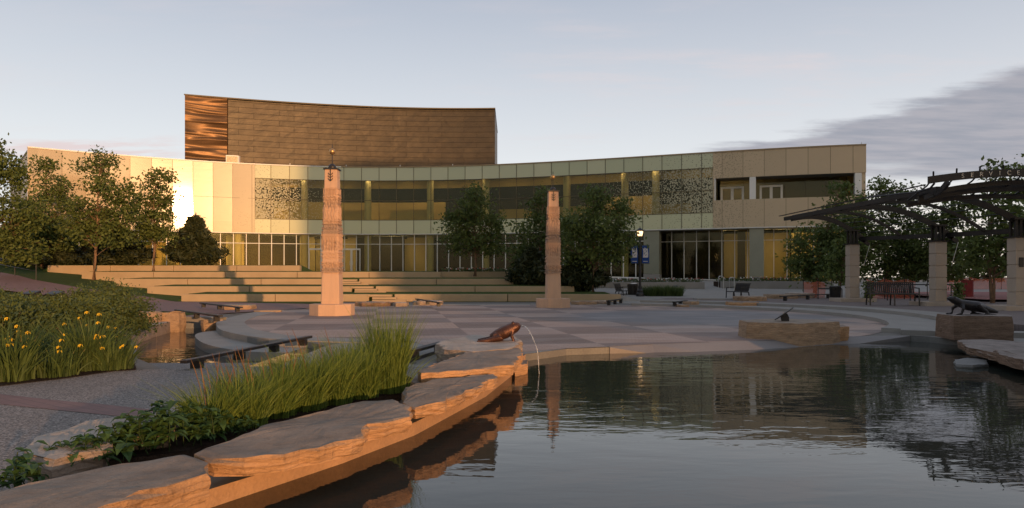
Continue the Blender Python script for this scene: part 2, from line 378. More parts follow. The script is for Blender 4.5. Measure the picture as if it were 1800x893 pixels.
def water_mat(name="pond_water", base=(.032, .036, .030), s=1.0):
    t = NT(name); v = t.coord("World", (.75, 1.9, 1), (0, 0, R(4)))
    a = t.noise(v, .62, 3, .45, .5); b = t.noise(v, 2.3, 3, .5, .4); c = t.noise(v, 6.5, 2, .5, .3)
    g = t.N.new("ShaderNodeNewGeometry"); sp = t.N.new("ShaderNodeSeparateXYZ"); t.L.new(g.outputs["Position"], sp.inputs[0])
    far = t.mr(sp.outputs[1], 4.0, 9.0, .35, 1.0)
    h = t.math('ADD', t.math('MULTIPLY', a, 1.3), t.math('ADD', t.math('MULTIPLY', b, .55), t.math('MULTIPLY', c, .12)))
    bp = t.N.new("ShaderNodeBump"); t.L.new(t.math('MULTIPLY', far, .13 * s), bp.inputs["Strength"]); bp.inputs["Distance"].default_value = .05; t.L.new(h, bp.inputs["Height"])
    t.p.inputs["IOR"].default_value = 1.36
    return t.done(base, .015, None, bp.outputs[0], .5)
M['water'] = water_mat(); M['stream'] = water_mat("stream_water", (.035, .030, .024), 1.5)

# ------------------------------------------------------------ terrain
from mathutils.geometry import tessellate_polygon
POND = [(-2.9, 2.4), (-1.79, 4.22), (-1.25, 5.22), (-.84, 6.16), (-.30, 8.15), (.02, 10.0), (.22, 11.6), (.95, 12.45), (1.75, 12.75), (2.6, 13.2),
        (3.6, 13.55), (4.6, 13.9), (5.6, 14.4), (6.8, 14.9), (8.5, 15.2), (8.75, 14.9), (8.95, 14.2), (8.75, 13.7), (8.3, 12.3), (8.0, 10.6), (7.9, 8.0), (8.2, 4.0), (8.0, -3.0), (-4.0, -3.0), (-4.0, 1.0)]
STREAM = [(-4.75, 9.7), (-5.8, 11.0), (-7.2, 13.6), (-8.5, 15.6), (-9.6, 17.8), (-10.3, 20.0), (-10.2, 21.3), (-9.2, 21.8), (-8.72, 22.0), (-8.25, 20.0), (-7.65, 18.4), (-6.65, 16.4), (-5.2, 14.5), (-4.0, 13.85), (-3.4, 13.0), (-3.3, 10.0)]
WZ = -.12; SZ = -.30
def sheet_holes(name, outer, holes, z, m, **kw):
    polys = [[Vector((x, y, z)) for x, y in p] for p in [outer] + holes]
    flat = [p for q in polys for p in q]; tri = tessellate_polygon(polys)
    b = MB(); b.add(flat, [tuple(t) for t in tri]); o = b.build(name, m)
    bm = bmesh.new(); bm.from_mesh(o.data)
    for f in bm.faces:
        if f.normal.z < 0: f.normal_flip()
    bm.to_mesh(o.data); bm.free(); return tag(o, kind='structure', **kw)
M['far_ground'] = mottled("far_ground", (.17, .155, .135), .25, .3, .9, .3, 20)
sheet_holes('ground', [(-3000, -400), (3000, -400), (3000, 4000), (-3000, 4000)], [POND, STREAM], -.008, M['far_ground'])

def rim(name, poly, z0, z1, m, skip=()):
    b = MB(); n = len(poly)
    for i in range(n):
        if i in skip: continue
        a, c = poly[i], poly[(i + 1) % n]; b.add([(a[0], a[1], z0), (c[0], c[1], z0), (c[0], c[1], z1), (a[0], a[1], z1)], [(0, 1, 2, 3)])
    return tag(b.build(name, m), kind='structure')
M['pond_wall'] = mottled("pond_wall", (.42, .25, .14), .25, 2.2, .7, .4, 40)
rim('pond_wall', POND, -.9, -.008, M['pond_wall'], skip=range(6, 22)); rim('pond_kerb', POND, -.9, -.008, M['concrete_dark'], skip=list(range(0, 6)) + list(range(22, 25)))
b = MB(); _e = POND[8:15]; b.v = [(x, y + .03, .001) for x, y in _e] + [(x, y - _o, -.15 if _o > .1 else -.006) for (x, y), _o in zip(_e, (.02, .35, .55, .6, .6, .4, .02))] + [(x, y - _o, -.5) for (x, y), _o in zip(_e, (.02, .35, .55, .6, .6, .4, .02))]; b.f = [(i, i + 1, i + 8, i + 7) for i in range(6)] + [(7 + i, 8 + i, 15 + i, 14 + i) for i in range(6)]; tag(b.build('pond_beach', M['beach']), kind='structure'); rim('stream_wall', STREAM, -.9, -.008, M['concrete_dark'], skip=(0, 15, 14))
def flat(name, pts, z, m, kind='structure'):
    b = MB(); b.add([(x, y, z) for x, y in pts], [tuple(range(len(pts)))]); o = b.build(name, m)
    if o.data.polygons[0].normal.z < 0: o.data.flip_normals()
    return tag(o, kind=kind)
flat('pond_floor', [(-4.2, -3.2), (9.6, -3.2), (9.6, 16), (-4.2, 16)], -.85, M['concrete_dark'])
flat('pond_water', [(-4.05, -3.05), (9.5, -3.05), (9.5, 15.6), (-4.05, 15.6)], WZ, M['water'])
flat('stream_water', [(-10.6, 11), (-3.2, 11), (-3.2, 22.2), (-10.6, 22.2)], SZ, M['stream'])
b = MB(); b.add([(-8.0, 9.6, .0), (-3.0, 9.6, .0), (-3.0, 13.6, -.37), (-8.0, 13.6, -.37)], [(0, 1, 2, 3)]); tag(b.build('stream_ramp', M['aggregate']), kind='structure')

TIERS = [(36.0, 0.0, .38, 318, 1092), (38.5, .38, .75, 258, 1010), (41.0, .75, 1.15, 200, 903), (43.5, 1.15, 1.57, 143, 775), (46.0, 1.57, 2.0, 83, 527)]
def txl(i): return (TIERS[i][3] - 900) / FPX * TIERS[i][0]
def txr(i): return (TIERS[i][4] - 900) / FPX * TIERS[i][0]
def zf(x): return 1.5 - .7 * min(1, max(0, (x + 2) / 25))
def sm(a, b, t): t = min(1, max(0, (t - a) / (b - a))); return t * t * (3 - 2 * t)
def H(x, y):
    pl = max(0, .08 * (-x - 16.8) + .0514 * (y - 36)); pl = min(pl, 2.1)
    if y > 48 and x < -4: pl = max(0, min(pl, 2.1))
    if y < 36.2:
        if x < -8: return pl
        return 0.0 if y < 33 else 0.0
    # which terrace row
    row = max(i for i in range(5) if y >= TIERS[i][0] + .2)
    hR = zf(x) * sm(36.5, 58, y) * .92
    if x < txl(row): return pl if y < 50 else max(1.45, min(pl, 1.9))
    nxt = TIERS[row + 1][0] if row < 4 else 49
    step = TIERS[row][2] + .01 + .05 * min(1, max(0, (y - TIERS[row][0] - .5) / (nxt - TIERS[row][0] - .5)))
    if row == 4:
        if x < txr(4) - .3: return step if y < 49 else 1.5 + (step - 1.5) * max(0, 1 - (y - 49) / 4)
        row = 3; step = TIERS[3][2] - .05
    lim = txr(row)
    if x < lim - .3: return step if y < 47 else step + (zf(x) - step) * sm(47, 54, y)
    k = sm(lim - .3, lim + 1.2, x); lo = step
    for j in range(row - 1, -1, -1):
        if x < txr(j) - .3: return TIERS[j][2] - .05 + (zf(x) - TIERS[j][2] + .05) * sm(TIERS[row][0], 56, y)
    return lo * (1 - k) + hR * k if y < 50 else hR
def hmap(name, xs, ys, m, zoff=.012, cond=None, kind='structure'):
    b = MB(); nx = len(xs); b.v = [(x, y, H(x, y) + zoff) for y in ys for x in xs]
    for j in range(len(ys) - 1):
        for i in range(nx - 1):
            if cond is None or cond((xs[i] + xs[i + 1]) / 2, (ys[j] + ys[j + 1]) / 2): b.f.append((j * nx + i, j * nx + i + 1, (j + 1) * nx + i + 1, (j + 1) * nx + i))
    o = b.build(name, m, smooth=False); return tag(o, kind=kind)
ys = sorted(set([round(20 + .5 * i, 3) for i in range(33)] + [36.1, 36.3, 38.6, 38.8, 41.1, 41.3, 43.6, 43.8, 46.1, 46.3] + [37 + .5 * i for i in range(50)] + [62 + 2 * i for i in range(9)]))
xs = [-70 + 1.0 * i for i in range(30)] + [-40 + .5 * i for i in range(91)]
PC = (.5, 22.3); PR = 10.0
def pdist(x, y): return math.hypot(x - PC[0], y - PC[1])
hmap('lawn', xs, ys, M['lawn'], .012, lambda x, y: (y > 33.0 or x < -10.2) and pdist(x, y) > 11.2 and not (x < 0 and y > 68) and (y > 35.6 or x < -9) and not (x > -11 and y < 22))
xs2 = [5 + .8 * i for i in range(60)]
hmap('walkway', xs2, ys, M['concrete'], .010, lambda x, y: y > 33)
# far right: red brick square beyond the trees
flat('brick_square', [(20, 30), (120, 30), (120, 110), (30, 110), (30, 70), (22, 44)], .30, M['red_brick_ground'])

# plaza disc, kerb ring, stepped ring
def ring(name, r0, r1, a0, a1, z0, z1, m, n=96, c=PC, kind='structure', build=True):
    b = MB(); A = [R(a0 + (a1 - a0) * i / n) for i in range(n + 1)]
    for a in A:
        ca, sa = math.cos(a), math.sin(a)
        b.v += [(c[0] + r * ca, c[1] + r * sa, z) for r, z in ((r0, z0), (r1, z0), (r1, z1), (r0, z1))]
    for i in range(n):
        p, q = 4 * i, 4 * i + 4
        b.f += [(p, p + 1, q + 1, q), (p + 1, p + 2, q + 2, q + 1), (p + 2, p + 3, q + 3, q + 2), (p + 3, p, q, q + 3)]
    b.f += [(0, 1, 2, 3), (4 * n + 3, 4 * n + 2, 4 * n + 1, 4 * n)]
    o = b.build(name, m); return tag(o, kind=kind) if kind else o
b = MB(); pts = []
for i in range(121):
    a = 2 * math.pi * i / 120; pts.append((PC[0] + PR * math.cos(a), PC[1] + PR * math.sin(a)))
def in_poly(x, y, P):
    c = False; j = len(P) - 1
    for i in range(len(P)):
        if (P[i][1] > y) != (P[j][1] > y) and x < (P[j][0] - P[i][0]) * (y - P[i][1]) / (P[j][1] - P[i][1]) + P[i][0]: c = not c
        j = i
    return c
# plaza: disc clipped by the pond's far edge
pl_pts = [p for p in pts[:-1] if p[1] > 12.6]
k0 = min(range(len(pl_pts)), key=lambda i: 0)
pl_sorted = sorted(pl_pts, key=lambda p: math.atan2(p[1] - 22, p[0] - .5))
# order runs from the lower right round the back to the lower left; close along the water edge, left to right
low = [(-3.2, 12.6), (-1.2, 12.1), (.22, 11.9), (.95, 12.47), (1.75, 12.77), (2.6, 13.22), (3.6, 13.57), (4.6, 13.92), (5.6, 14.42)]
def arcp(a0, a1, n): return [(PC[0] + PR * math.cos(R(a0 + (a1 - a0) * i / n)), PC[1] + PR * math.sin(R(a0 + (a1 - a0) * i / n))) for i in range(n + 1)]
KO = [(-2.2, 13.3), (-4.0, 13.85), (-5.2, 14.6), (-6.65, 16.4), (-7.65, 18.4), (-8.25, 20.0), (-8.75, 22.3), (-9.1, 24.8), (-9.2, 27.0), (-8.6, 29.0), (-7.2, 30.6), (-5.2, 31.8), (-2.5, 32.4), (.8, 32.6)]
def smooth_line(P, n=8):
    P = [Vector(p) for p in P]; out = []
    for i in range(len(P) - 1):
        a, b_, c, d = P[max(i - 1, 0)], P[i], P[i + 1], P[min(i + 2, len(P) - 1)]
        for j in range(n):
            t = j / n; out.append(.5 * (2 * b_ + (c - a) * t + (2 * a - 5 * b_ + 4 * c - d) * t * t + (3 * b_ - a - 3 * c + d) * t ** 3))
    return out + [P[-1]]
KL = smooth_line(KO)
def offs(L_, d):
    o = []
    for i, p in enumerate(L_):
        t = (L_[min(i + 1, len(L_) - 1)] - L_[max(i - 1, 0)]).normalized(); o.append(p + Vector((t.y, -t.x)) * d)
    return o
KI = offs(KL, .72)
flat('plaza', [(x, y) for x, y in arcp(-46, 88, 60)] + [tuple(p) for p in reversed(KI)][1:] + low[1:-1], .0, M['plaza'])
b = MB(); n = len(KL)
for p, q in zip(KL, KI): b.v += [(p.x, p.y, -.6), (p.x, p.y, .012), (q.x, q.y, .012), (q.x, q.y, -.1)]
for i in range(n - 1): a, c = 4 * i, 4 * i + 4; b.f += [(a, c, c + 1, a + 1), (a + 1, c + 1, c + 2, a + 2), (a + 2, c + 2, c + 3, a + 3)]
tag(b.build('plaza_kerb', M['concrete']), kind='structure')
LO = smooth_line([(-3.3, 13.1), (-4.5, 13.05), (-5.4, 13.6), (-6.4, 14.8), (-7.4, 16.6), (-7.75, 17.7), (-7.6, 18.4)]); LI = [Vector(p) for p in ((-7.4, 18.2), (-6.5, 16.4), (-5.1, 14.7), (-4.0, 14.0), (-3.2, 13.7))]
b = MB(); b.prism([tuple(p) for p in LO] + [tuple(p) for p in LI], -.6, -.13); tag(b.build('lower_ledge', M['concrete']), kind='structure')
flat('plaza_front', [(-3.3, 10.0), (-.1, 9.9), (.0, 11.2), (.22, 11.6), (.95, 12.45), (-2.0, 13.6), (-3.2, 13.6), (-3.4, 13.0)], -.004, M['concrete'])
ring('plaza_kerb_back', 10.0, 10.7, 60, 88, -.1, .010, M['concrete'])
ring('lower_step', 10.0, 11.3, -38, 62, -.1, .10, M['concrete'])
ring('upper_step', 11.31, 12.3, -34, 62, -.1, .20, M['concrete'])
# raised terrace right of the steps
tp = [(PC[0] + 12.31 * math.cos(R(a)), PC[1] + 12.31 * math.sin(R(a))) for a in np.linspace(62, -30, 50)]
b = MB(); b.prism(tp + [(11.4, 15.4), (13.0, 14.6), (40, 14.0), (40, 36), (8, 36)], -.05, .195); tag(b.build('terrace', M['brick_terrace']), kind='structure')
flat('pond_surround', [(8.76, 14.9), (8.96, 14.2), (8.76, 13.7), (8.31, 12.3), (8.01, 10.6), (7.91, 8.0), (8.21, 4.0), (14, 4), (14, 16.5), (10.5, 16.5), (8.52, 15.2)], .0, M['concrete'])
# low kerb on the right shore
b = MB(); b.path([(8.5, 15.55, .03), (9.15, 15.2, .03), (9.9, 14.9, .03), (12.5, 14.4, .03)], .5, .16); tag(b.build('shore_kerb', M['concrete']), kind='structure')

# gravel path in front, with the brick strip crossing it
flat('gravel_path', [(-14, -1), (-3.6, 1.0), (-3.0, 3.4), (-1.95, 5.3), (-.85, 9.9), (-3.3, 10.0), (-4.75, 9.7), (-9.6, 8.4), (-14, 7.6)], -.001, M['aggregate'])
def strip(name, px, z, m):
    return flat(name, [GP(a, b_, 0)[:2] for a, b_ in px], z, m)
strip('brick_strip', [(0, 693), (100, 704), (200, 713), (280, 722), (300, 731), (250, 735), (200, 731), (110, 722), (0, 711)], .003, M['brick_path'])
# brick path climbing on the left
PU = [(-34, 44.5), (-28.9, 41.6), (-26.9, 40), (-22.6, 37.7), (-19.5, 36.6), (-16.2, 35.4), (-13.2, 34.4), (-9.5, 32.6), (-7.0, 30.7)]
PL = [(-31, 36.0), (-27.5, 34.9), (-24.4, 34.2), (-21.3, 33.6), (-17.8, 31.6), (-15.0, 28.4), (-13.2, 26.0), (-10.9, 24.6), (-9.7, 24.2)]
b = MB(); nn = 80; mm = 8
def lerp(P, t):
    t *= len(P) - 1; i = min(int(t), len(P) - 2); f = t - i; return (P[i][0] + (P[i + 1][0] - P[i][0]) * f, P[i][1] + (P[i + 1][1] - P[i][1]) * f)
for i in range(nn + 1):
    u, l = lerp(PU, i / nn), lerp(PL, i / nn)
    for j in range(mm + 1):
        x = l[0] + (u[0] - l[0]) * j / mm; y = l[1] + (u[1] - l[1]) * j / mm; b.v.append((x, y, H(x, min(y, 60)) + min(.09, .022 + .4 * H(x, min(y, 60)))))
for i in range(nn):
    for j in range(mm): a = i * (mm + 1) + j; b.f.append((a, a + 1, a + mm + 2, a + mm + 1))
tag(b.build('brick_path', M['brick_path']), kind='structure')
flat('approach', [(-15.5, 28.5), (-9.7, 32.5), (-7, 31.0), (-9.6, 26.5), (-9.9, 21.0), (-12.4, 21.0), (-13.5, 26)], .006, M['brick_path'])

# ------------------------------------------------------------ the arts centre
XS = np.linspace(-39.3, 28.2, 1400); YS = np.polyval(_pf, XS)
SS = np.concatenate([[0], np.cumsum(np.hypot(np.diff(XS), np.diff(YS)))]); SL = float(SS[-1])
def FP(s, d=0.0):
    """point of the facade at arc length s, d metres behind its face"""
    x = float(np.interp(s, SS, XS)); y = fac_y(x); t = Vector((1, fac_dy(x))).normalized()
    return (x - t.y * d, y + t.x * d)
_pxs = 900 + FPX * XS / YS
def SP(px): return float(np.interp(px, _pxs, SS))
PW = SL / 43.0
ZT = 11.75; ZB = 5.4
def facuv(co):
    i = int(np.argmin((XS - co.x) ** 2 + (YS - co.y) ** 2)); return (float(SS[i]), co.z)
def skin(s0, s1, z0, z1, d=0.0, th=.12, step=.4, b=None, zfun=None):
    """solid curved band between two arc lengths"""
    b = b or MB(); n = max(1, int(round((s1 - s0) / step))); base = len(b.v)
    for i in range(n + 1):
        s = s0 + (s1 - s0) * i / n; p = FP(s, d); q = FP(s, d + th); za = zfun(p[0]) if zfun else z0
        b.v += [(p[0], p[1], za), (p[0], p[1], z1), (q[0], q[1], z1), (q[0], q[1], za)]
    for i in range(n):
        p, q = base + 4 * i, base + 4 * i + 4
        b.f += [(p, q, q + 1, p + 1), (p + 1, q + 1, q + 2, p + 2), (p + 2, q + 2, q + 3, p + 3), (p + 3, q + 3, q, p)]
    b.f += [(base, base + 1, base + 2, base + 3), (base + 4 * n + 3, base + 4 * n + 2, base + 4 * n + 1, base + 4 * n)]
    return b

def smoothglass(o):
    for p in o.data.polygons: p.use_smooth = True
    m_ = o.modifiers.new("split", 'EDGE_SPLIT'); m_.split_angle = R(30)
    return o
def panels(s0, s1, z0, z1, d=0.0, th=.12):
    """a run of flat panes, one per facade module"""
    b = MB(); L_ = [s0] + [PW * (k + PHASE) for k in range(44) if s0 + .3 < PW * (k + PHASE) < s1 - .3] + [s1]
    for a, c in zip(L_[:-1], L_[1:]): skin(a, c, z0, z1, d, th, 9.0, b=b)
    return b
# materials of the skin
def uvsep(t):
    u = t.N.new("ShaderNodeUVMap"); sp = t.N.new("ShaderNodeSeparateXYZ"); t.L.new(u.outputs[0], sp.inputs[0]); return u.outputs[0], sp.outputs[0], sp.outputs[1]
def panelnoise(t, u, z, zs=2.0):
    c = t.N.new("ShaderNodeCombineXYZ"); t.L.new(t.math('FLOOR', t.math('DIVIDE', t.math('SUBTRACT', u, PW * PHASE), PW)), c.inputs[0]); t.L.new(t.math('FLOOR', t.math('DIVIDE', z, zs)), c.inputs[1])
    w = t.N.new("ShaderNodeTexWhiteNoise"); t.L.new(c.outputs[0], w.inputs[0]); return w.outputs["Value"]
def ripple(t, uv, u, z, k=1.0):
    mp = t.N.new("ShaderNodeMapping"); t.L.new(uv, mp.inputs[0]); mp.inputs[3].default_value = (.35, 1.3, 1)
    w = t.noise(mp.outputs[0], 1.2, 4, .6, .6); pn = panelnoise(t, u, z)
    h = t.math('ADD', t.math('MULTIPLY', w, .025 * k), t.math('MULTIPLY', t.math('MULTIPLY', t.math('SUBTRACT', pn, .5), .012 * k), t.math('FRACT', t.math('DIVIDE', t.math('SUBTRACT', u, PW * PHASE), PW))))
    b = t.N.new("ShaderNodeBump"); b.inputs["Strength"].default_value = .5; b.inputs["Distance"].default_value = 1.0; t.L.new(h, b.inputs["Height"]); return b.outputs[0]
def frosted():
    t = NT("frosted_glass"); uv, u, z = uvsep(t); pn = panelnoise(t, u, z, 3.2)
    col = t.mix(pn, (.36, .275, .17), (.44, .335, .21)); dd = t.voro(uv, 7.0, 'F1', rnd=.6); nn_ = t.noise(uv, .5, 4, .6); col = t.mix(t.math('MULTIPLY', t.math('LESS_THAN', dd, t.mr(nn_, .4, .65, .0, .34)), .35), col, (.20, .15, .09)); t.done(col, .26, None, None, .3)
    nb = ripple(t, uv, u, z, .45); t.L.new(nb, t.p.inputs["Normal"])
    t.p.inputs["Coat Weight"].default_value = 1; t.p.inputs["Coat IOR"].default_value = 1.6; t.p.inputs["Coat Roughness"].default_value = .045
    return t.m
def spandrel():
    t = NT("spandrel_glass"); uv, u, z = uvsep(t); pn = panelnoise(t, u, z, 20.)
    col = t.mix(pn, (.46, .47, .27), (.55, .53, .32))
    d = t.voro(uv, 6.0, 'F1', rnd=.6); dens = t.mr(u, SP(1020), SP(1260), 0, .33); dl = t.mr(u, SP(440), SP(560), .30, 0)
    msk = t.math('LESS_THAN', d, t.math('MAXIMUM', dens, dl)); col = t.mix(t.math('MULTIPLY', msk, .7), col, (.13, .12, .07))
    t.done(col, .3, None, None, .6); nb = ripple(t, uv, u, z, .5); t.L.new(nb, t.p.inputs["Normal"]); t.L.new(nb, t.p.inputs["Coat Normal"])
    t.p.inputs["Coat Weight"].default_value = 1; t.p.inputs["Coat IOR"].default_value = 1.6; t.p.inputs["Coat Roughness"].default_value = .03
    return t.m
def vision(name, dots=True):
    t = NT(name); uv, u, z = uvsep(t)
    fr = t.N.new("ShaderNodeFresnel"); fr.inputs[0].default_value = 1.40; nb = ripple(t, uv, u, z, .45)
    gl = t.N.new("ShaderNodeBsdfGlossy"); gl.inputs[0].default_value = (1, .97, .86, 1); gl.inputs["Roughness"].default_value = .02; t.L.new(nb, gl.inputs["Normal"])
    tr = t.N.new("ShaderNodeBsdfTransparent"); tr.inputs[0].default_value = (.80, .79, .64, 1)
    m1 = t.N.new("ShaderNodeMixShader"); t.L.new(t.math('MULTIPLY', fr.outputs[0], .8), m1.inputs[0]); t.L.new(tr.outputs[0], m1.inputs[1]); t.L.new(gl.outputs[0], m1.inputs[2])
    if dots:
        d = t.voro(uv, 8.0, 'F1', rnd=.6); a = t.mr(u, SP(455), SP(600), .62, .10); a2 = t.mr(u, SP(600), SP(720), 0, .16); a = t.math('SUBTRACT', a, a2)
        c = t.mr(u, SP(985), SP(1255), .05, .60); c = t.math('MULTIPLY', c, t.math('GREATER_THAN', u, SP(985)))
        rr = t.math('MAXIMUM', a, c); msk = t.math('LESS_THAN', d, rr)
        df = t.N.new("ShaderNodeBsdfDiffuse"); df.inputs[0].default_value = (.50, .47, .33, 1)
        m2 = t.N.new("ShaderNodeMixShader"); t.L.new(msk, m2.inputs[0]); t.L.new(m1.outputs[0], m2.inputs[1]); t.L.new(df.outputs[0], m2.inputs[2]); o = m2
    else: o = m1
    t.L.new(o.outputs[0], t.out.inputs[0]); return t.m
def metalskin():
    t = NT("perforated_metal"); uv, u, z = uvsep(t); d = t.voro(uv, 7.5, 'F1', rnd=.8); d2 = t.voro(uv, 2.0, 'F1')
    dens = t.mr(u, SP(1252), SP(1445), .46, -.05); big = t.mr(u, SP(1252), SP(1440), .16, -.02)
    msk = t.math('MAXIMUM', t.math('LESS_THAN', d, dens), t.math('LESS_THAN', d2, big)); pn = panelnoise(t, u, z, 4.)
    col = t.mix(pn, (.54, .42, .275), (.60, .465, .31)); a = t.noise(uv, .8, 5, .6); col = t.mix(t.mr(a, .3, .7, 0, .15), col, (.40, .32, .22))
    col = t.mix(t.math('MULTIPLY', msk, .42), col, (.13, .11, .07)); return t.done(col, .5, .15, None, .5)
def copper(name, big):
    t = NT(name); uv, u, z = uvsep(t)
    br = t.N.new("ShaderNodeTexBrick"); t.L.new(uv, br.inputs[0]); br.inputs["Scale"].default_value = 1.0; br.inputs["Brick Width"].default_value = 4.2; br.inputs["Row Height"].default_value = .62
    br.inputs["Mortar Size"].default_value = .022; br.inputs["Color1"].default_value = (.066, .053, .036, 1); br.inputs["Color2"].default_value = (.078, .062, .042, 1); br.inputs["Mortar"].default_value = (.045, .036, .024, 1); br.offset = .37
    a = t.noise(uv, .5, 6, .6); mp = t.N.new("ShaderNodeMapping"); t.L.new(uv, mp.inputs[0]); mp.inputs[3].default_value = (.16, .95, 1) if big else (.55, 1.1, 1)
    w = t.noise(mp.outputs[0], 1.1, 1 if big else 3, .4, .3)
    col = t.mix(t.mr(a, .3, .7, 0, .4), br.outputs[0], (.055, .040, .027)) if not big else t.mix(t.mr(a, .3, .7, 0, .6), (.22, .12, .052), (.15, .085, .038))
    h = t.math('MULTIPLY', w, 1.5 if big else .10); h = t.math('ADD', h, t.math('MULTIPLY', br.outputs["Fac"], 0.0 if big else -.03))
    b = t.N.new("ShaderNodeBump"); b.inputs["Strength"].default_value = 1.0 if big else .7; b.inputs["Distance"].default_value = 1.0; t.L.new(h, b.inputs["Height"])
    return t.done(col, .46, .55, b.outputs[0], .5)
M['frosted'] = frosted(); M['spandrel'] = spandrel(); M['vision'] = vision("window_glass"); M['clear'] = vision("storefront_glass", False)
M['metal_skin'] = metalskin(); M['copper_wave'] = copper("rippled_copper", True); M['copper'] = copper("copper_shingles", False)
M['mullion'] = mottled("bronze_mullion", (.13, .105, .06), .1, 2, .5, .05, 30)
M['soffit'] = mottled("soffit_panel", (.16, .15, .13), .1, 1, .7, .05, 30)
M['col_glass'] = mottled('clad_column_glass', (.24, .24, .18), .15, .8, .25, .05, 30, .6)
M['pale_col'] = mottled("pale_column", (.74, .68, .48), .06, 1, .7, .05, 30)

B = thing('arts_center', 'long curved glass and metal arts center with a copper clad auditorium rising behind', 'building', (0, 62, 0)); B.location = (0, 0, 0)
sL = SP(448); sR = SP(1253)
cuts = lambda a, b: [a] + [PW * (k + PHASE) for k in range(43) if a + .3 < PW * (k + PHASE) < b - .3] + [b]
# left: frosted panels full height
(panels(0, sL, ZB, ZT).build('frosted_glass_wall', M['frosted'], B, uv=facuv))
(panels(sL + .01, sR, 10.5, ZT).build('upper_spandrel', M['spandrel'], B, uv=facuv))
(panels(sL + .01, sR, ZB, 6.7).build('lower_spandrel', M['spandrel'], B, uv=facuv))
o0, o1 = SP(1256), SP(1512)
smoothglass(skin(sR + .01, SL, 9.58, ZT).build('upper_metal_cladding', M['metal_skin'], B, uv=facuv))
smoothglass(skin(sR + .01, SL, ZB, 7.72).build('lower_metal_cladding', M['metal_skin'], B, uv=facuv))
skin(sR + .01, o0, 7.72, 9.58).build('balcony_jamb', M['metal_skin'], B, uv=facuv)
# upper windows, one per panel
cs = cuts(sL + .01, sR)
for a, c in zip(cs[:-1], cs[1:]):
    w = smoothglass(skin(a + .02, c - .02, 6.71, 10.49, .02, .05, 9.0).build('window', M['vision'], B, uv=facuv))
    mb = MB(); skin(a + .02, c - .02, 8.57, 8.62, -.025, .04, b=mb); mb.build('transom', M['mullion'], w)
# vertical joints, horizontal joints, coping
for k in range(1, 43):
    mb = MB(); s = PW * (k + PHASE); w_ = .045 if sL < s < sR else .028
    if s < sR: skin(s - w_ / 2, s + w_ / 2, ZB, ZT, -.03, .035, b=mb); mb.build('vertical_joint', M['mullion'], B)
    else:
        skin(s - w_ / 2, s + w_ / 2, ZB, 7.7, -.006, .01).build('vertical_joint', M['mullion'], B); skin(s - w_ / 2, s + w_ / 2, 9.6, ZT, -.006, .01).build('vertical_joint', M['mullion'], B)
mb = MB(); skin(0, sL, 8.585, 8.61, -.01, .02, b=mb); skin(sL, sR, 10.47, 10.52, -.028, .05, b=mb); skin(sL, sR, 6.68, 6.73, -.028, .05, b=mb); mb.build('horizontal_joints', M['mullion'], B)
skin(0, SP(600), ZT + .003, ZT + .10, -.08, .5).build('coping', M['white_metal'], B)
skin(SP(600) + .002, SL, ZT + .003, ZT + .10, -.08, .5).build('coping', M['tan_panel'] if False else M['seat_wall'], B)
skin(0, SL, ZB - .07, ZB - .005, -.03, 1.2).build('drip_edge', M['white_metal'], B)
# body: ends, back, roof, slabs
def slab(z0, z1, d0, d1, name, m, s0=0.0, s1=None): return skin(s0, s1 or SL, z0, z1, d0, d1 - d0, 2.0).build(name, m, B)
slab(11.3, 11.6, .3, 18, 'roof', M['roof']); slab(ZB + .05, ZB + .7, .35, 11, 'middle_floor', M['slab_int']); slab(10.75, 10.95, .35, 11, 'ceiling', M['slab_int'], sL, sR)
slab(ZB - .004, ZB + .04, .2, 12, 'soffit', M['soffit'])
skin(0, SL, 0, 11.3, 17.5, .4, 2.0, zfun=lambda x: -.2).build('back_wall', M['dark_wall'], B)
for s in (0.0, SL - .3):
    p, q = FP(s, .14 if s else .14), FP(s, 17.5); p2, q2 = FP(s + .3, .14), FP(s + .3, 17.5)
    bb = MB(); bb.prism([p, p2, q2, q], 5.4, 11.5); bb.build('end_wall', M['metal_skin'], B, uv=facuv)
# ground-floor slab
skin(0, SL, 0, 0, .3, 12, 2.0, zfun=lambda x: -.3)
bb = MB(); n = 60
for i in range(n + 1):
    s = SL * i / n; p, q = FP(s, -.15), FP(s, 17)
    bb.v += [(p[0], p[1], zf(p[0]) - .01), (q[0], q[1], zf(p[0]) - .01), (p[0], p[1], 0)]
for i in range(n): a = 3 * i; bb.f += [(a, a + 1, a + 4, a + 3), (a, a + 3, a + 5, a + 2)]
bb.build('ground_floor', M['concrete'], B)
# interior walls
def iwall(a, c, z0, z1, d, m, name='interior_wall', th=.2): skin(a, c, z0, z1, d, th, 1.0).build(name, m, B)
s = sL
for k, (a, c) in enumerate(zip(cuts(0, sR)[:-1:3], cuts(0, sR)[3::3])):
    g = .5
    iwall(a, c - .01, 6.1, 10.75, 6.5 + .6 * (k % 2), M['tan_panel'] if (a < SP(770) and k % 2 == 0) or k % 5 == 0 else M['dark_wall'])
    iwall(a + g, c - g * (1 + k % 3), 6.1, 8.0, 3.2 + .5 * (k % 3), M['tan_panel'], 'display_case', .5) if k % 3 != 1 else None
iwall(sL, sR, 8.75, 9.95, 1.9, M['dark_wall'], 'interior_bulkhead', 1.5)
iwall(sL, sR, 10.0, 10.74, 2.2, M['tan_panel'], 'interior_bulkhead')
skin(sR, SL, 6.2, 10.7, 7.2, .2, 2.0).build('interior_wall', M['slab_int'], B)
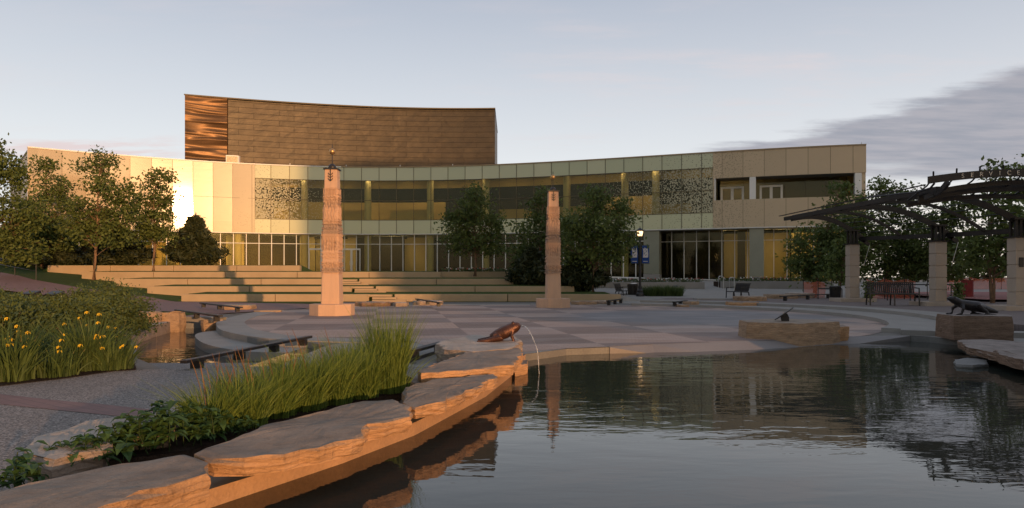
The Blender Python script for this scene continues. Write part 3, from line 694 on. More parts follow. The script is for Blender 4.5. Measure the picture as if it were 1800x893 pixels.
# ground-floor partitions, partly dark, partly tan
zgl = lambda x: zf(x)
prev = 0.0; k = 0; random.seed(3)
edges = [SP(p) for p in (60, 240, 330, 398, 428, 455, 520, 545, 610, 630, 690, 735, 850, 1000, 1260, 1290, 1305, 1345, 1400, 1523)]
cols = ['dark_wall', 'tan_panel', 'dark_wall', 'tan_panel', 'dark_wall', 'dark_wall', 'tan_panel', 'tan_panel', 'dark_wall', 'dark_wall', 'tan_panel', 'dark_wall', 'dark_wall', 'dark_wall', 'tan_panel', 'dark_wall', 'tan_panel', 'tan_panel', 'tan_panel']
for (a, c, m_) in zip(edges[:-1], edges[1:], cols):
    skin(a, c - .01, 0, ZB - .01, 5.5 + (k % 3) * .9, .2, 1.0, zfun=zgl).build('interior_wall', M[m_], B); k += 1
# glowing strips added indoors to brighten the rooms, with screens hiding them
tl = NT('added_fill_glow'); tl.p.inputs['Emission Color'].default_value = (1, .70, .36, 1); tl.p.inputs['Emission Strength'].default_value = 24.0; M['strip'] = tl.done((.9, .85, .7), .5)
cc_ = cuts(sL, SL); 
for a, c in zip(cc_[:-1:2], cc_[1::2]):
    if a > sR and int(a) % 3: continue
    skin(a + .2, c - .2, 10.68, 10.72, 4.6, .22, 1.0).build('added_fill_strip', M['strip'], B); skin(a + .2, c - .2, 10.56, 10.72, .30, .04, 1.0).build('fill_strip_screen', M['dark_wall'], B); skin(a + .3, c - .3, 10.70, 10.73, .42, .08, 1.0).build('added_fill_strip', M['strip'], B)
for px0, px1 in ((300, 392), (460, 520), (548, 600), (640, 700), (1262, 1290), (1345, 1400), (1410, 1480)):
    skin(SP(px0), SP(px1), ZB - .06, ZB - .02, 4.0, .2, 1.0).build('added_fill_strip', M['strip'], B)
    skin(SP(px0) - .1, SP(px1) + .1, ZB - .30, ZB - .015, 3.8, .06, 1.0).build('fill_strip_screen', M['dark_wall'], B)
# storefront glazing
def gdepth(s): return .45 if s < SP(1138) else 2.6
for (a, c, sp_) in ((.3, SP(1138), PW * .66), (SP(1150), SL - .3, PW * .66)):
    n = int(round((c - a) / sp_)); st = (c - a) / n; d = gdepth((a + c) / 2)
    door = (SP(542), SP(632))
    for i in range(n):
        s0, s1 = a + st * i, a + st * (i + 1); x = FP(s0)[0]
        w = smoothglass(skin(s0 + .03, s1 - .03, 0, ZB - .07, d + .04, .03, 1.0, zfun=lambda x_: zf(x_) + .02).build('storefront_window', M['clear'], B, uv=facuv))
        mb = MB(); skin(s0 - .03, s0 + .03, 0, ZB - .07, d - .06, .16, b=mb, zfun=zf); skin(s0 + .031, s1 - .031, ZB - 1.0, ZB - .95, d - .01, .045, b=mb)
        skin(s0 + .031, s1 - .031, 0, 0, d - .01, .045, b=mb, zfun=zf) if False else None
        mb.build('frame', M['white_metal'], w)
    mb = MB(); skin(a, c, 0, 0, d - .05, .2, b=mb, step=1.0)
    for i_, v_ in enumerate(mb.v):
        mb.v[i_] = (v_[0], v_[1], zf(v_[0]) + (.10 if (i_ % 4) in (1, 2) else -.1))
    mb.build('sill', M['white_metal'], B)
# columns
for px in (418, 534, 643.5, 752, 849, 991, 1094, 1149):
    s = SP(px); p = FP(s, 1.05); bb = MB(); bb.lathe([(.33, zf(p[0]) - .1), (.33, ZB - .02)], (p[0], p[1], 0), 20); bb.build('column', M['pale_col'], B, smooth=False)
    bb = MB(); bb.lathe([(.33, ZB + .7), (.33, 10.74)], (p[0], p[1], 0), 20); bb.build('column', M['pale_col'], B)
for px, w_ in ((1144, 1.35), (1330, 1.15)):
    s = SP(px); bb = MB(); skin(s - w_ / 2, s + w_ / 2, 0, ZB - .08, .25, 1.1, b=bb, zfun=lambda x: zf(x) + .42); c_ = bb.build('clad_column', M['col_glass'], B)
    bb = MB(); skin(s - w_ / 2 - .02, s + w_ / 2 + .02, 0, 1.2, .22, 1.16, b=bb, zfun=lambda x: .2)
    for i_, v_ in enumerate(bb.v):
        if v_[2] == 1.2: bb.v[i_] = (v_[0], v_[1], zf(v_[0]) + .40)
    bb.build('column_base', M['concrete'], c_)
# entrance doors
for a, c in ((543, 587), (602, 632)):
    s0, s1 = SP(a), SP(c); x = FP(s0)[0]; d = .35; z0 = zf(x)
    mb = MB()
    for s in (s0, (s0 + s1) / 2 - .05, (s0 + s1) / 2 + .05, s1): skin(s - .045, s + .045, z0, z0 + 2.35, d - .12, .12, b=mb)
    skin(s0 - .045, s1 + .045, z0 + 2.35, z0 + 2.5, d - .12, .12, b=mb); skin(s0, s1, z0 + .05, z0 + .3, d - .10, .09, b=mb)
    dr = mb.build('entrance_door', M['alu'], B)
    mb = MB(); p = FP((s0 + s1) / 2 - .14, d - .2); q = FP((s0 + s1) / 2 + .14, d - .2)
    for r_ in (p, q): mb.tube([(r_[0], r_[1], z0 + .9), (r_[0], r_[1], z0 + 1.3)], .02)
    mb.build('handle', M['alu'], dr)
# balcony recess on the right
skin(o0, SL - .3, 7.55, 7.70, .13, 2.2, 1.0).build('balcony_floor', M['concrete'], B)
skin(o0, SL - .3, 9.60, 9.70, .13, 2.2, 1.0).build('balcony_soffit', M['soffit'], B)
for a, c in zip(cuts(o0, SL - .4)[:-1], cuts(o0, SL - .4)[1:]):
    w = smoothglass(skin(a + .02, c - .02, 7.72, 9.59, 2.2, .04, .6).build('balcony_window', M['clear'], B, uv=facuv))
    mb = MB(); skin(a - .02, a + .02, 7.72, 9.59, 2.14, .12, b=mb); mb.build('frame', M['mullion'], w)
for px in (1323, 1509):
    s = SP(px); bb = MB(); skin(s - .25, s + .25, 7.73, 9.57, .03, .4, b=bb); bb.build('balcony_post', M['white_metal'], B)
bb = MB(); skin(o0 - .02, o0 + .08, 7.73, 9.57, .0, .5, b=bb); bb.build('balcony_post', M['white_metal'], B)
for px0, px1 in ((1265, 1304), (1337, 1376)):
    s0, s1 = SP(px0), SP(px1); mb = MB(); mid = (s0 + s1) / 2; z1 = 8.9
    for s in (s0, mid, s1): skin(s - (.09 if s != mid else .12), s + (.09 if s != mid else .12), 7.72, z1, 1.98, .14, b=mb)
    skin(s0 - .09, s1 + .09, z1, z1 + .16, 1.98, .14, b=mb); mb.build('balcony_door', M['white_metal'], B)
# auditorium drum
dk = [(326, 78.5), (402, 80.3), (500, 81.9), (583, 83.2), (700, 84.7), (800, 85.2), (870, 85.0)]
dP = [((p - 900) / FPX * D, D) for p, D in dk]; dpoly = np.polyfit([p[0] for p in dP], [p[1] for p in dP], 3)
def drum(x0, x1, z0, z1, d, th, name, m, parent, step=.5):
    b = MB(); n = max(1, int((x1 - x0) / step)); X = [x0 + (x1 - x0) * i / n for i in range(n + 1)]
    for x in X:
        y = float(np.polyval(dpoly, x)) + d; b.v += [(x, y, z0), (x, y, z1), (x, y + th, z1), (x, y + th, z0)]
    for i in range(n):
        p, q = 4 * i, 4 * i + 4; b.f += [(p, q, q + 1, p + 1), (p + 1, q + 1, q + 2, p + 2), (p + 2, q + 2, q + 3, p + 3), (p + 3, q + 3, q, p)]
    b.f += [(0, 1, 2, 3), (4 * n + 3, 4 * n + 2, 4 * n + 1, 4 * n)]
    return b.build(name, m, parent, uv=lambda co: (co.x, co.z))
XL, XM, XR = dP[0][0], dP[1][0], dP[-1][0]
aw = drum(XM + .01, XR, 9, 21.25, 0, 14, 'auditorium_wall', M['copper'], B); aw['label'] = 'brown copper shingled curved auditorium wall'
aw = drum(XL, XM - .01, 9, 21.28, -.25, 14, 'rippled_wall', M['copper_wave'], B); aw['label'] = 'rippled copper end bay of the auditorium'
drum(XL - .05, XR + .05, 21.29, 21.42, -.35, 14.3, 'auditorium_coping', M['mullion'], B)
drum(XM + .0, XM + 1.25, 11, 14.9, -.6, .5, 'stair_enclosure', M['white_metal'], B)
drum(XM + .07, XM + 1.18, 11, 14.8, -.62, .1, 'stair_door', M['metal_skin'], B)
for px in (509, 607, 701, 793, 1518):
    mb = MB(); s = SP(px); p = FP(s, .6); mb.tube([(p[0], p[1], ZT), (p[0], p[1], ZT + .35)], .03, 6); mb.build('roof_vent', M['white_metal'], B)

# city block behind the camera that holds back the low sun from the right half of the square
def city_block(name, x0, x1, y0, y1, h, label, floors, m):
    t = thing(name, label, 'building', ((x0 + x1) / 2, (y0 + y1) / 2, 0)); 
    loc = t.location; b = MB(); b.box((0, 0, h / 2), (x1 - x0, y1 - y0, h)); b.build('wall', m, t)
    b = MB(); b.box((0, 0, h + .3), (x1 - x0 + .6, y1 - y0 + .6, .6)); b.build('cornice', M['concrete'], t)
    for f in range(floors):
        b = MB(); z = h * (f + .55) / floors; n = int((x1 - x0) / 3.5)
        for i in range(n): b.box((-(x1 - x0) / 2 + (i + .5) * (x1 - x0) / n, (y1 - y0) / 2 + .03, z), (1.6, .1, h / floors * .5))
        b.box((0, (y1 - y0) / 2 + .01, z), (x1 - x0 - 4, .06, .3)); b.build('window_row', M['dark_wall'], t)
    return t
_d = Vector((SUN.x, SUN.y)).normalized()
def edge_x(y): return 2.15 + (28.4 - y) * (_d.x / -_d.y)
city_block('office_block', edge_x(-90), edge_x(-90) + 85, -90, -70, 30.0, 'tall brick office block across the street behind the square', 8, M['brick_wall'])
print("edge", edge_x(-70))

# ------------------------------------------------------------ stones
def resample(P, step, jit, rnd):
    out = []; n = len(P)
    for i in range(n):
        a, c = Vector(P[i]), Vector(P[(i + 1) % n]); L_ = (c - a).length; k = max(1, int(L_ / step))
        nrm = Vector((-(c - a).y, (c - a).x)).normalized() if L_ > 0 else Vector((0, 0))
        for j in range(k):
            p = a.lerp(c, j / k); jj = 0 if j == 0 else rnd.uniform(-jit, jit); out.append(p + nrm * jj)
    return out
def stone_mesh(P, z0, z1, m, name, parent=None, step=.12, jit=.02, top_n=.012, seed=1, slope=(0, 0), under=.06, lean=.03, levels=5):
    """a quarried slab: irregular plan outline, broken vertical faces, nearly flat top"""
    rnd = random.Random(seed); o = resample([p[:2] for p in P], step, jit, rnd); n = len(o)
    c = sum((p for p in o), Vector((0, 0))) / n; b = MB(); H_ = z1 - z0
    def zt(p): return z1 + slope[0] * (p.x - c.x) + slope[1] * (p.y - c.y)
    ledge = [rnd.uniform(-1, 1) for _ in range(n)]; ledge = [(ledge[i - 1] + ledge[i] * 2 + ledge[(i + 1) % n]) / 4 for i in range(n)]
    rings = []
    for k in range(levels + 1):
        f = k / levels; r = []
        for i, p in enumerate(o):
            d = (p - c).normalized(); off = -under * (1 - f) ** 1.5 + lean * math.sin(f * 3.1 + ledge[i] * 2) * .5 + rnd.uniform(-1, 1) * jit * .55
            if k == levels: off -= .012
            z = z0 + (zt(p) - z0) * f + (rnd.uniform(-1, 1) * H_ * .05 if 0 < k < levels else 0) + (rnd.uniform(-1, 1) * top_n * .6 if k == levels else 0)
            r.append((p.x + d.x * off, p.y + d.y * off, z))
        rings.append(r)
    for f in (.93, .75, .5, .25):
        r = []
        for i, p in enumerate(o):
            q = c + (p - c) * f; s = .5 * math.sin(q.x * 5 + seed) + .5 * math.sin(q.y * 7 + seed * 2); r.append((q.x, q.y, zt(q) + s * top_n + rnd.uniform(-1, 1) * top_n * .5 * f + (.006 if f < .9 else .004)))
        rings.append(r)
    for r in rings: b.v += r
    for k in range(len(rings) - 1):
        for i in range(n): j = (i + 1) % n; b.f.append((k * n + i, k * n + j, (k + 1) * n + j, (k + 1) * n + i))
    b.v += [(c.x, c.y, zt(c) + .008), (c.x, c.y, z0)]; q = len(b.v); t = (len(rings) - 1) * n
    for i in range(n): j = (i + 1) % n; b.f += [(t + i, t + j, q - 2), (j, i, q - 1)]
    return b.build(name, m, parent)
def gpl(L_, z): return [GP(x, y, z)[:2] for x, y in L_]
def slab_thing(pxs, zt, th, label, seed, m='slab', slope=(0, 0), cat='stone slab', group=None, name='stone_slab', **kw):
    kw.setdefault('lean', .010); kw.setdefault('under', .02)
    o = stone_mesh(gpl(pxs, zt), zt - th, zt, M[m], name, seed=seed, slope=slope, **kw); return tag(o, label, cat, group)
G1 = 'flat sandstone slabs edging the pond'
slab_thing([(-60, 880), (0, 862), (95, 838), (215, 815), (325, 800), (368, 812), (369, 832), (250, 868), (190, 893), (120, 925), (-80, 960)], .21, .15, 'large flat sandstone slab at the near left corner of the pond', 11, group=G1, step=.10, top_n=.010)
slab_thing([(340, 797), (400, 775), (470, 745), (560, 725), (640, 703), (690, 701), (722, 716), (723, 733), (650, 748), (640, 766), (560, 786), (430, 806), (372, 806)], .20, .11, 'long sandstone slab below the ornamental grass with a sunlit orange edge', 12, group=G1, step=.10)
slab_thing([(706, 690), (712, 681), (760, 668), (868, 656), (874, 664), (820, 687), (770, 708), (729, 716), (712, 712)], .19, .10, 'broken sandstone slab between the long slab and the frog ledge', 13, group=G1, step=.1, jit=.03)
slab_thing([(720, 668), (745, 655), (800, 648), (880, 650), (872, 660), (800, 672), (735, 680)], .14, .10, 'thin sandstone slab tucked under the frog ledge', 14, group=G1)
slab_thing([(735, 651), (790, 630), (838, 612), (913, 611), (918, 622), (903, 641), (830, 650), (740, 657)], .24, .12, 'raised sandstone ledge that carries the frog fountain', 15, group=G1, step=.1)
slab_thing([(905, 634), (928, 632), (928, 640), (905, 644)], .02, .14, 'small sandstone block at the tip of the frog ledge', 16, group=G1)
# basin wall just under the slabs is the pond wall; planting bed soil behind them
bed = gpl([(60, 838), (215, 805), (330, 792), (400, 770), (470, 742), (560, 722), (640, 700), (700, 690), (725, 664), (700, 655), (560, 690), (420, 700), (340, 720), (240, 760), (60, 800)], .10)
flat('planting_bed', bed, .10, M['soil']); b = MB(); b.prism(bed, -.02, .096); tag(b.build('planting_bed_soil', M['soil']), kind='structure')
o = slab_thing([(40, 792), (75, 762), (150, 745), (262, 733), (312, 738), (300, 760), (200, 770), (180, 790), (90, 812), (42, 806)], .20, .24, 'big pale boulder at the left end of the grass bed', 17, 'boulder_pale', cat='boulder', name='boulder', jit=.04, lean=.06, under=.12, top_n=.02)
o = slab_thing([(255, 730), (300, 715), (350, 708), (372, 716), (355, 728), (300, 736)], .12, .14, 'low pale boulder just behind the big boulder beside the brick strip', 18, 'boulder_pale', cat='boulder', name='boulder', jit=.03)
slab_thing([(766, 604), (790, 596), (830, 589), (905, 590), (918, 600), (900, 612), (830, 618), (780, 614)], .26, .30, 'pale flat rock behind the frog fountain', 19, 'boulder_pale', cat='boulder', name='boulder', jit=.04, under=.03)
# channel beside the frog: dark coping blocks, a bubbler jet
b = MB(); p, q = GP(690, 634, .05), GP(800, 602, .05); b.bar((p[0], p[1], -.02), (q[0], q[1], -.02), .30, .14); tag(b.build('channel_coping', M['concrete_dark'], bevel=.01), 'dark concrete coping of the small channel behind the ornamental grass', 'coping')

def rock(px0, px1, pt, pb, label, seed, m='boulder', z0=0.0, dep=None, top=.6, name='boulder', cat='boulder', group=None, twist=0.0):
    D = (CZ - z0) * FPX / (pb - HY); k = D / FPX; w = (px1 - px0) * k; cx = ((px0 + px1) / 2 - 900) * k; h = (pb - pt) * k * top; dep = dep or w * .55
    rnd = random.Random(seed); n = 8; P = []
    for i in range(n):
        a = 2 * math.pi * (i + .5) / n; r = rnd.uniform(.88, 1.06); c_ = math.cos(a); s_ = math.sin(a); e = 1 / max(abs(c_), abs(s_)) ** .6
        x, y = c_ * e * w * .5 * r * .92, s_ * e * dep * .5 * r * .92
        P.append((cx + x * math.cos(twist) - y * math.sin(twist), D + dep * .5 + x * math.sin(twist) + y * math.cos(twist)))
    o = stone_mesh(P, z0 - .03, z0 + h, M[m], name, step=max(.1, w / 14), jit=w * .016, top_n=h * .08, seed=seed, under=h * .12, lean=h * .12); return tag(o, label, cat, group)
# left, round the stream
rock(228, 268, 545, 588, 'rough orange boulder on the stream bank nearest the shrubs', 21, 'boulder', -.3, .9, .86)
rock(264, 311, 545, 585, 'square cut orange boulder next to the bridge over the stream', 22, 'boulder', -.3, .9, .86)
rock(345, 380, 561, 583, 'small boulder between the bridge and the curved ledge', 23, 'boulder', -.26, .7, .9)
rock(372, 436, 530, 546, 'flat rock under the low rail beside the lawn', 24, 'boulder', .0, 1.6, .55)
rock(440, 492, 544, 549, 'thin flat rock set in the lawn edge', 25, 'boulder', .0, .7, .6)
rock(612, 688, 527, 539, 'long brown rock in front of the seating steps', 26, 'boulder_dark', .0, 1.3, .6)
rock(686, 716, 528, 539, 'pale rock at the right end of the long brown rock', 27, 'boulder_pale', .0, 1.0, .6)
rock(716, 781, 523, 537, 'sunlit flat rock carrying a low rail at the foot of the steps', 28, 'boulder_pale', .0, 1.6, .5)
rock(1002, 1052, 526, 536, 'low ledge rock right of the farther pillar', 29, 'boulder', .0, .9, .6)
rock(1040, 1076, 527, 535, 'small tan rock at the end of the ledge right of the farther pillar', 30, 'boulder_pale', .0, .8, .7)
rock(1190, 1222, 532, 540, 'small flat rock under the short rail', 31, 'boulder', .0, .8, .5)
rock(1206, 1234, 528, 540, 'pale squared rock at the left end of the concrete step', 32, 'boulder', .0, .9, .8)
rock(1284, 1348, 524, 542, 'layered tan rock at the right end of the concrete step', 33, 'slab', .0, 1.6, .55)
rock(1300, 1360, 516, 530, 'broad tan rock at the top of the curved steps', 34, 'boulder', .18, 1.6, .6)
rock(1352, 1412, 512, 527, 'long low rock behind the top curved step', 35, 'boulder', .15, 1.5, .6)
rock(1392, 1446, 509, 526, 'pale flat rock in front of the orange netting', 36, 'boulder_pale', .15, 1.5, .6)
b = MB(); k = 33 / FPX; b.box(((1258 - 900) * k, 33.4, .12), (1.75, .8, .28)); tag(b.build('concrete_step', M['concrete'], bevel=.015), 'straight concrete step between two tan rocks at the back of the plaza', 'step')
# bridge over the stream
t = thing('footbridge', 'low stone footbridge with a dark arch over the stream', 'bridge', (-9.4, 20.8, 0)); b = MB()
pr = []; p0, p1 = Vector((-10.35, 21.0)), Vector((-8.3, 20.2)); L_ = (p1 - p0).length; u = (p1 - p0).normalized(); nrm = Vector((-u.y, u.x))
nn = 14; base = []
for i in range(nn + 1):
    s_ = L_ * i / nn; f = (s_ / L_ - .5) * 2; za = -.20 - .0 if abs(f) > .75 else -.20 + .16 * math.sqrt(max(0, 1 - (f / .75) ** 2))
    za = -.5 if abs(f) > .78 else za
    q = p0 + u * s_; base.append((q, za))
for q, za in base:
    for dd in (0, .25): b.v += [(q.x + nrm.x * dd - t.location.x, q.y + nrm.y * dd - t.location.y, za), (q.x + nrm.x * dd - t.location.x, q.y + nrm.y * dd - t.location.y, .10)]
for i in range(nn): a = 4 * i; b.f += [(a, a + 4, a + 5, a + 1), (a + 2, a + 3, a + 7, a + 6), (a + 1, a + 5, a + 7, a + 3), (a, a + 2, a + 6, a + 4)]
b.build('arch_wall', M['concrete'], t)
b = MB(); b.bar((p0.x - t.location.x, p0.y - t.location.y, .05), (p1.x - t.location.x, p1.y - t.location.y, .05), .7, .1)
# stream bank kerb
b = MB(); pts_ = [GP(x, y, -.02) for x, y in ((206, 592), (230, 582), (262, 573), (292, 566))]
b.path([(p[0], p[1], -.16) for p in pts_], .35, .34); tag(b.build('bank_kerb', M['boulder_pale'], bevel=.02), 'curved stone kerb along the left bank of the stream', 'kerb')

# right of the pond
def block(P, z0, z1, label, m, seed, cat='boulder', name='boulder', **kw): return tag(stone_mesh(P, z0, z1, M[m], name, seed=seed, **kw), label, cat)
block([(5.65, 14.0), (6.75, 14.65), (6.62, 15.35), (5.6, 15.6), (4.85, 15.2), (4.78, 14.5)], -.14, .33, 'large angular boulder that carries the sundial beside the pond', 'boulder', 41, jit=.012, under=-.02, lean=.008, step=.12, top_n=.010)
block([(6.45, 14.55), (7.0, 14.75), (7.05, 15.1), (6.5, 15.2)], -.14, .22, 'stepped right shoulder of the sundial boulder', 'slab', 42, jit=.02, step=.1, name='boulder')
block([(8.55, 13.75), (9.55, 13.55), (9.9, 14.1), (9.7, 14.7), (8.7, 14.6)], .03, .50, 'rectangular stone block under the crouching lizard sculpture', 'boulder_dark', 43, jit=.012, under=.0, lean=.02, top_n=.01)
slab_thing([(1683, 598), (1740, 596), (1830, 604), (1900, 640), (1850, 650), (1770, 625), (1700, 610)], .10, .12, 'cracked flat slab under the stone block on the right shore', 44, 'boulder_dark', jit=.03)
slab_thing([(1745, 612), (1800, 612), (1900, 630), (1950, 680), (1870, 665), (1800, 634), (1755, 622)], .12, .14, 'thick flat slab at the right edge of the pond', 45, 'boulder_dark', jit=.03)
o = stone_mesh(gpl([(1676, 632), (1700, 629), (1736, 632), (1738, 638), (1710, 641), (1680, 639)], -.06), -.2, -.07, M['concrete_dark'], 'submerged_stone', seed=46, jit=.01); tag(o, 'dark flat stone just breaking the water near the right shore', 'stone')

# ------------------------------------------------------------ seating walls and steps
gaps = [(649, 693), (619, 660), (588, 631), None, None]
names = ['lowest', 'second lowest', 'middle', 'second highest', 'highest']
for i, (D, z0, z1, a, c) in enumerate(TIERS):
    k = D / FPX; t = thing('seating_wall', '%s of the long stone seating walls stepping up the lawn' % names[i], 'seating wall', ((a + c) / 2 * k - 900 * k, D, z0), 0, 'stone seating walls on the lawn')
    runs = [(a, c)] if not gaps[i] else [(a, gaps[i][0]), (gaps[i][1], c)]
    if i == 4: runs = [(a, c)]
    for r0, r1 in runs:
        n = max(1, round((r1 - r0) * k / 4.6)); w = (r1 - r0) * k / n
        for j in range(n):
            b = MB(); x0 = (r0 - 900) * k + w * j; b.box((x0 + w / 2 - t.location.x, .225, (z1 - z0) / 2 - .15), (w - .035, .45, z1 - z0 + .3)); b.build('wall_block', M['seat_wall'], t, bevel=.012)
    if gaps[i]:
        x0, x1 = (gaps[i][0] - 900) * k, (gaps[i][1] - 900) * k; st = thing('stone_steps', 'stone steps in the gap of the %s seating wall' % names[i], 'steps', ((x0 + x1) / 2, D, z0), 0, 'short flights through the seating walls')
        for j in range(3):
            b = MB(); b.box((.5 - .3 * j, -.62 + .38 * j, .06 + .125 * j), (x1 - x0 + (.4 if j == 0 else -.06), .38, .11)); b.build('tread', M['seat_wall'], st, bevel=.008)

# ------------------------------------------------------------ carved pillars
def obelisk():
    t = thing('carved_pillar', '', 'pillar'); b = MB(); r = .68
    pts_ = [(r * math.cos(math.pi / 8 + k * math.pi / 4) / math.cos(math.pi / 8) * 1.0, r * math.sin(math.pi / 8 + k * math.pi / 4) / math.cos(math.pi / 8)) for k in range(8)]
    b.prism(pts_, -.02, .37); b.build('pedestal', M['pillar'], t, bevel=.015)
    zb, zt_ = .37, 4.76
    def hw(z): f = (z - zb) / (zt_ - zb); return (.60 + (.405 - .60) * f) / 2
    b = MB(); sec = [zb, 1.38, 1.385, 2.95, 4.05, 4.055, zt_]
    prof = [(zb, 0), (1.36, 0), (1.37, .0)]
    b.v = []; zs = [(zb, 0), (1.36, 0), (1.365, -.012), (1.38, -.012), (1.385, .0), (2.94, 0), (2.945, -.01), (2.955, -.01), (2.96, 0), (3.62, 0), (3.625, -.01), (3.635, -.01), (3.64, 0), (4.14, 0), (4.145, -.01), (4.155, -.01), (4.16, 0), (4.5, 0), (4.505, -.008), (4.515, -.008), (4.52, 0), (zt_, 0)]
    for z, o_ in zs:
        h = hw(z) + o_; ch = h * .90
        b.v += [(x, y, z) for x, y in ((-ch, -h), (ch, -h), (h, -ch), (h, ch), (ch, h), (-ch, h), (-h, ch), (-h, -ch))]
    for i in range(len(zs) - 1):
        for k in range(8): q = (k + 1) % 8; b.f.append((8 * i + k, 8 * i + q, 8 * i + 8 + q, 8 * i + 8 + k))
    b.f += [tuple(range(8))[::-1], tuple(range(8 * len(zs) - 8, 8 * len(zs)))]
    sh = b.build('shaft', M['pillar'], t)
    # carved relief bands standing proud of the four faces
    b = MB(); rnd = random.Random(5)
    def face(u, z, w, h, d, rot=0):
        for f in range(4):
            a = f * math.pi / 2; hh = hw(z) + d * .3; c_ = (math.sin(a), -math.cos(a)); tx = (math.cos(a), math.sin(a))
            b.box((c_[0] * hh + tx[0] * u, c_[1] * hh + tx[1] * u, z), (w, d * 1.7, h), a, 0, rot)
    def wave(z, amp, h, n=7, d=.03):
        W_ = hw(z) * 1.9
        for i in range(n): face(-W_ / 2 + W_ * (i + .5) / n, z + amp * math.sin(i * 2.4), W_ / n * 1.05, h, d, .5 * math.cos(i * 2.4))
    for z in (1.42, 1.50): wave(z, .012, .035, 9)
    for z in (1.62, 1.70, 1.90, 2.02): wave(z, .03, .03, 7, .035)
    for i in range(5): # standing figures
        u = -.19 + .095 * i
        face(u, 2.34, .030, .42, .035, .06 * rnd.uniform(-1, 1)); face(u + .02, 2.28, .025, .26, .03, .15); face(u - .025, 2.5, .025, .22, .03, -.25); face(u, 2.60, .06, .055, .045)
    for z in (2.68, 2.74): wave(z, .015, .04, 6, .04)
    for i in range(7): face(-.2 + .066 * i, 2.84, .035, .09, .04, rnd.uniform(-.5, .5))
    for z in (2.99, 3.08): wave(z, .02, .035, 6, .03)
    for i in range(4):
        u = -.15 + .1 * i; 
        for j in range(6): face(u + .02 * math.sin(j * 1.5 + i), 3.18 + .075 * j, .028, .09, .03, .35 * math.cos(j * 1.5 + i))
    for z in (3.70, 3.78): wave(z, .02, .025, 7, .025)
    for i in range(6): face(-.15 + .06 * i, 3.88, .03, .08, .035, .6 * (-1) ** i)
    for i in range(8): face(-.165 + .047 * i, 4.04, .018, .14, .028)
    face(0, 4.13, .40, .025, .03); face(0, 3.95, .41, .02, .03); face(0, 2.64, .48, .02, .03)
    b.build('carved_relief', M['pillar'], sh)
    b = MB(); b.box((0, 0, 4.785), (.48, .48, .05)); b.build('cap', M['black'], t, bevel=.006)
    b = MB(); b.lathe([(.12, 4.81), (.135, 4.84), (.12, 4.90), (.07, 4.96), (.012, 4.98), (.012, 5.6), (.004, 5.62)], n=16); b.build('finial', M['black'], t, smooth=True)
    b = MB(); b.lathe([(.01, 5.27), (.07, 5.30), (.105, 5.38), (.07, 5.46), (.01, 5.49)], n=18); b.build('finial_ball', M['brass'], t, smooth=True)
    b = MB(); y = -.235; b.box((0, y, 4.60), (.022, .02, .42))
    for z in (4.62, 4.53, 4.44):
        for s_ in (-1, 1): b.bar((0, y, z - .03), (s_ * .05, y, z - .015), .02, .018); b.bar((s_ * .05, y, z - .015), (s_ * .075, y, z + .03), .02, .018)
    b.bar((0, y, 4.38), (.05, y, 4.43), .02, .018); b.bar((0, y, 4.38), (-.05, y, 4.43), .02, .018)
    b.build('branch_emblem', M['black'], t); return t
p1 = obelisk(); p2 = copy_tree(p1)
p1.location = (-316 / FPX * 23.4, 23.4, 0); p2.location = (72 / FPX * 29.4, 29.4, 0); p2.rotation_euler = (0, 0, R(4))
p1['label'] = 'tall carved stone pillar on the left, nearer the camera, with a brass ball finial'; p2['label'] = 'carved stone pillar on the right, farther back, standing beside the leafy trees'
for p in (p1, p2): p['group'] = 'carved stone pillars on the plaza'

# ------------------------------------------------------------ low rails on stub feet
def rail(a, c, h, label, n=3, w=.12):
    a, c = Vector(a), Vector(c); t = thing('low_rail', label, 'rail', a, 0, 'low dark metal rails'); d = c - a
    b = MB(); b.bar((0, 0, h), (d.x, d.y, d.z + h), w, .045); b.build('bar', M['steel'], t, bevel=.006)
    for i in range(n):
        f = .08 + .84 * i / (n - 1); b = MB(); q = d * f; b.box((q.x, q.y, q.z + h / 2 - .02), (.13, .13, h - .01), math.atan2(d.y, d.x)); b.build('foot', M['steel'], t)
    return t
def gz(x, y, z): p = GP(x, y, z); return (p[0], p[1], z)
rail(gz(322, 652, 0), gz(545, 603, 0), .12, 'long low dark rail crossing in front of the curved ledge', 4, .10)
rail(gz(310, 553, .1), gz(388, 565, .1), .14, 'low dark rail on top of the stone footbridge', 3)
rail(gz(353, 539, .1), gz(424, 548, .1), .14, 'low dark rail on the flat rock beside the lawn', 3)
rail(gz(732, 531, .12), gz(775, 539, .12), .14, 'low dark rail on the sunlit rock at the foot of the steps', 3)
rail(gz(1068, 537, 0), gz(1093, 533, 0), .2, 'short low rail right of the farther pillar', 3)
rail(gz(1184, 537, .06), gz(1207, 534, .06), .14, 'short low rail at the left end of the concrete step', 3)
rail(gz(722, 632, .06), gz(776, 616, .06), .12, 'dark rail half hidden behind the ornamental grass near the frog', 2)
rail(gz(1372, 529, .2), gz(1462, 524, .2), .2, 'long flat rail in front of the orange netting', 3)

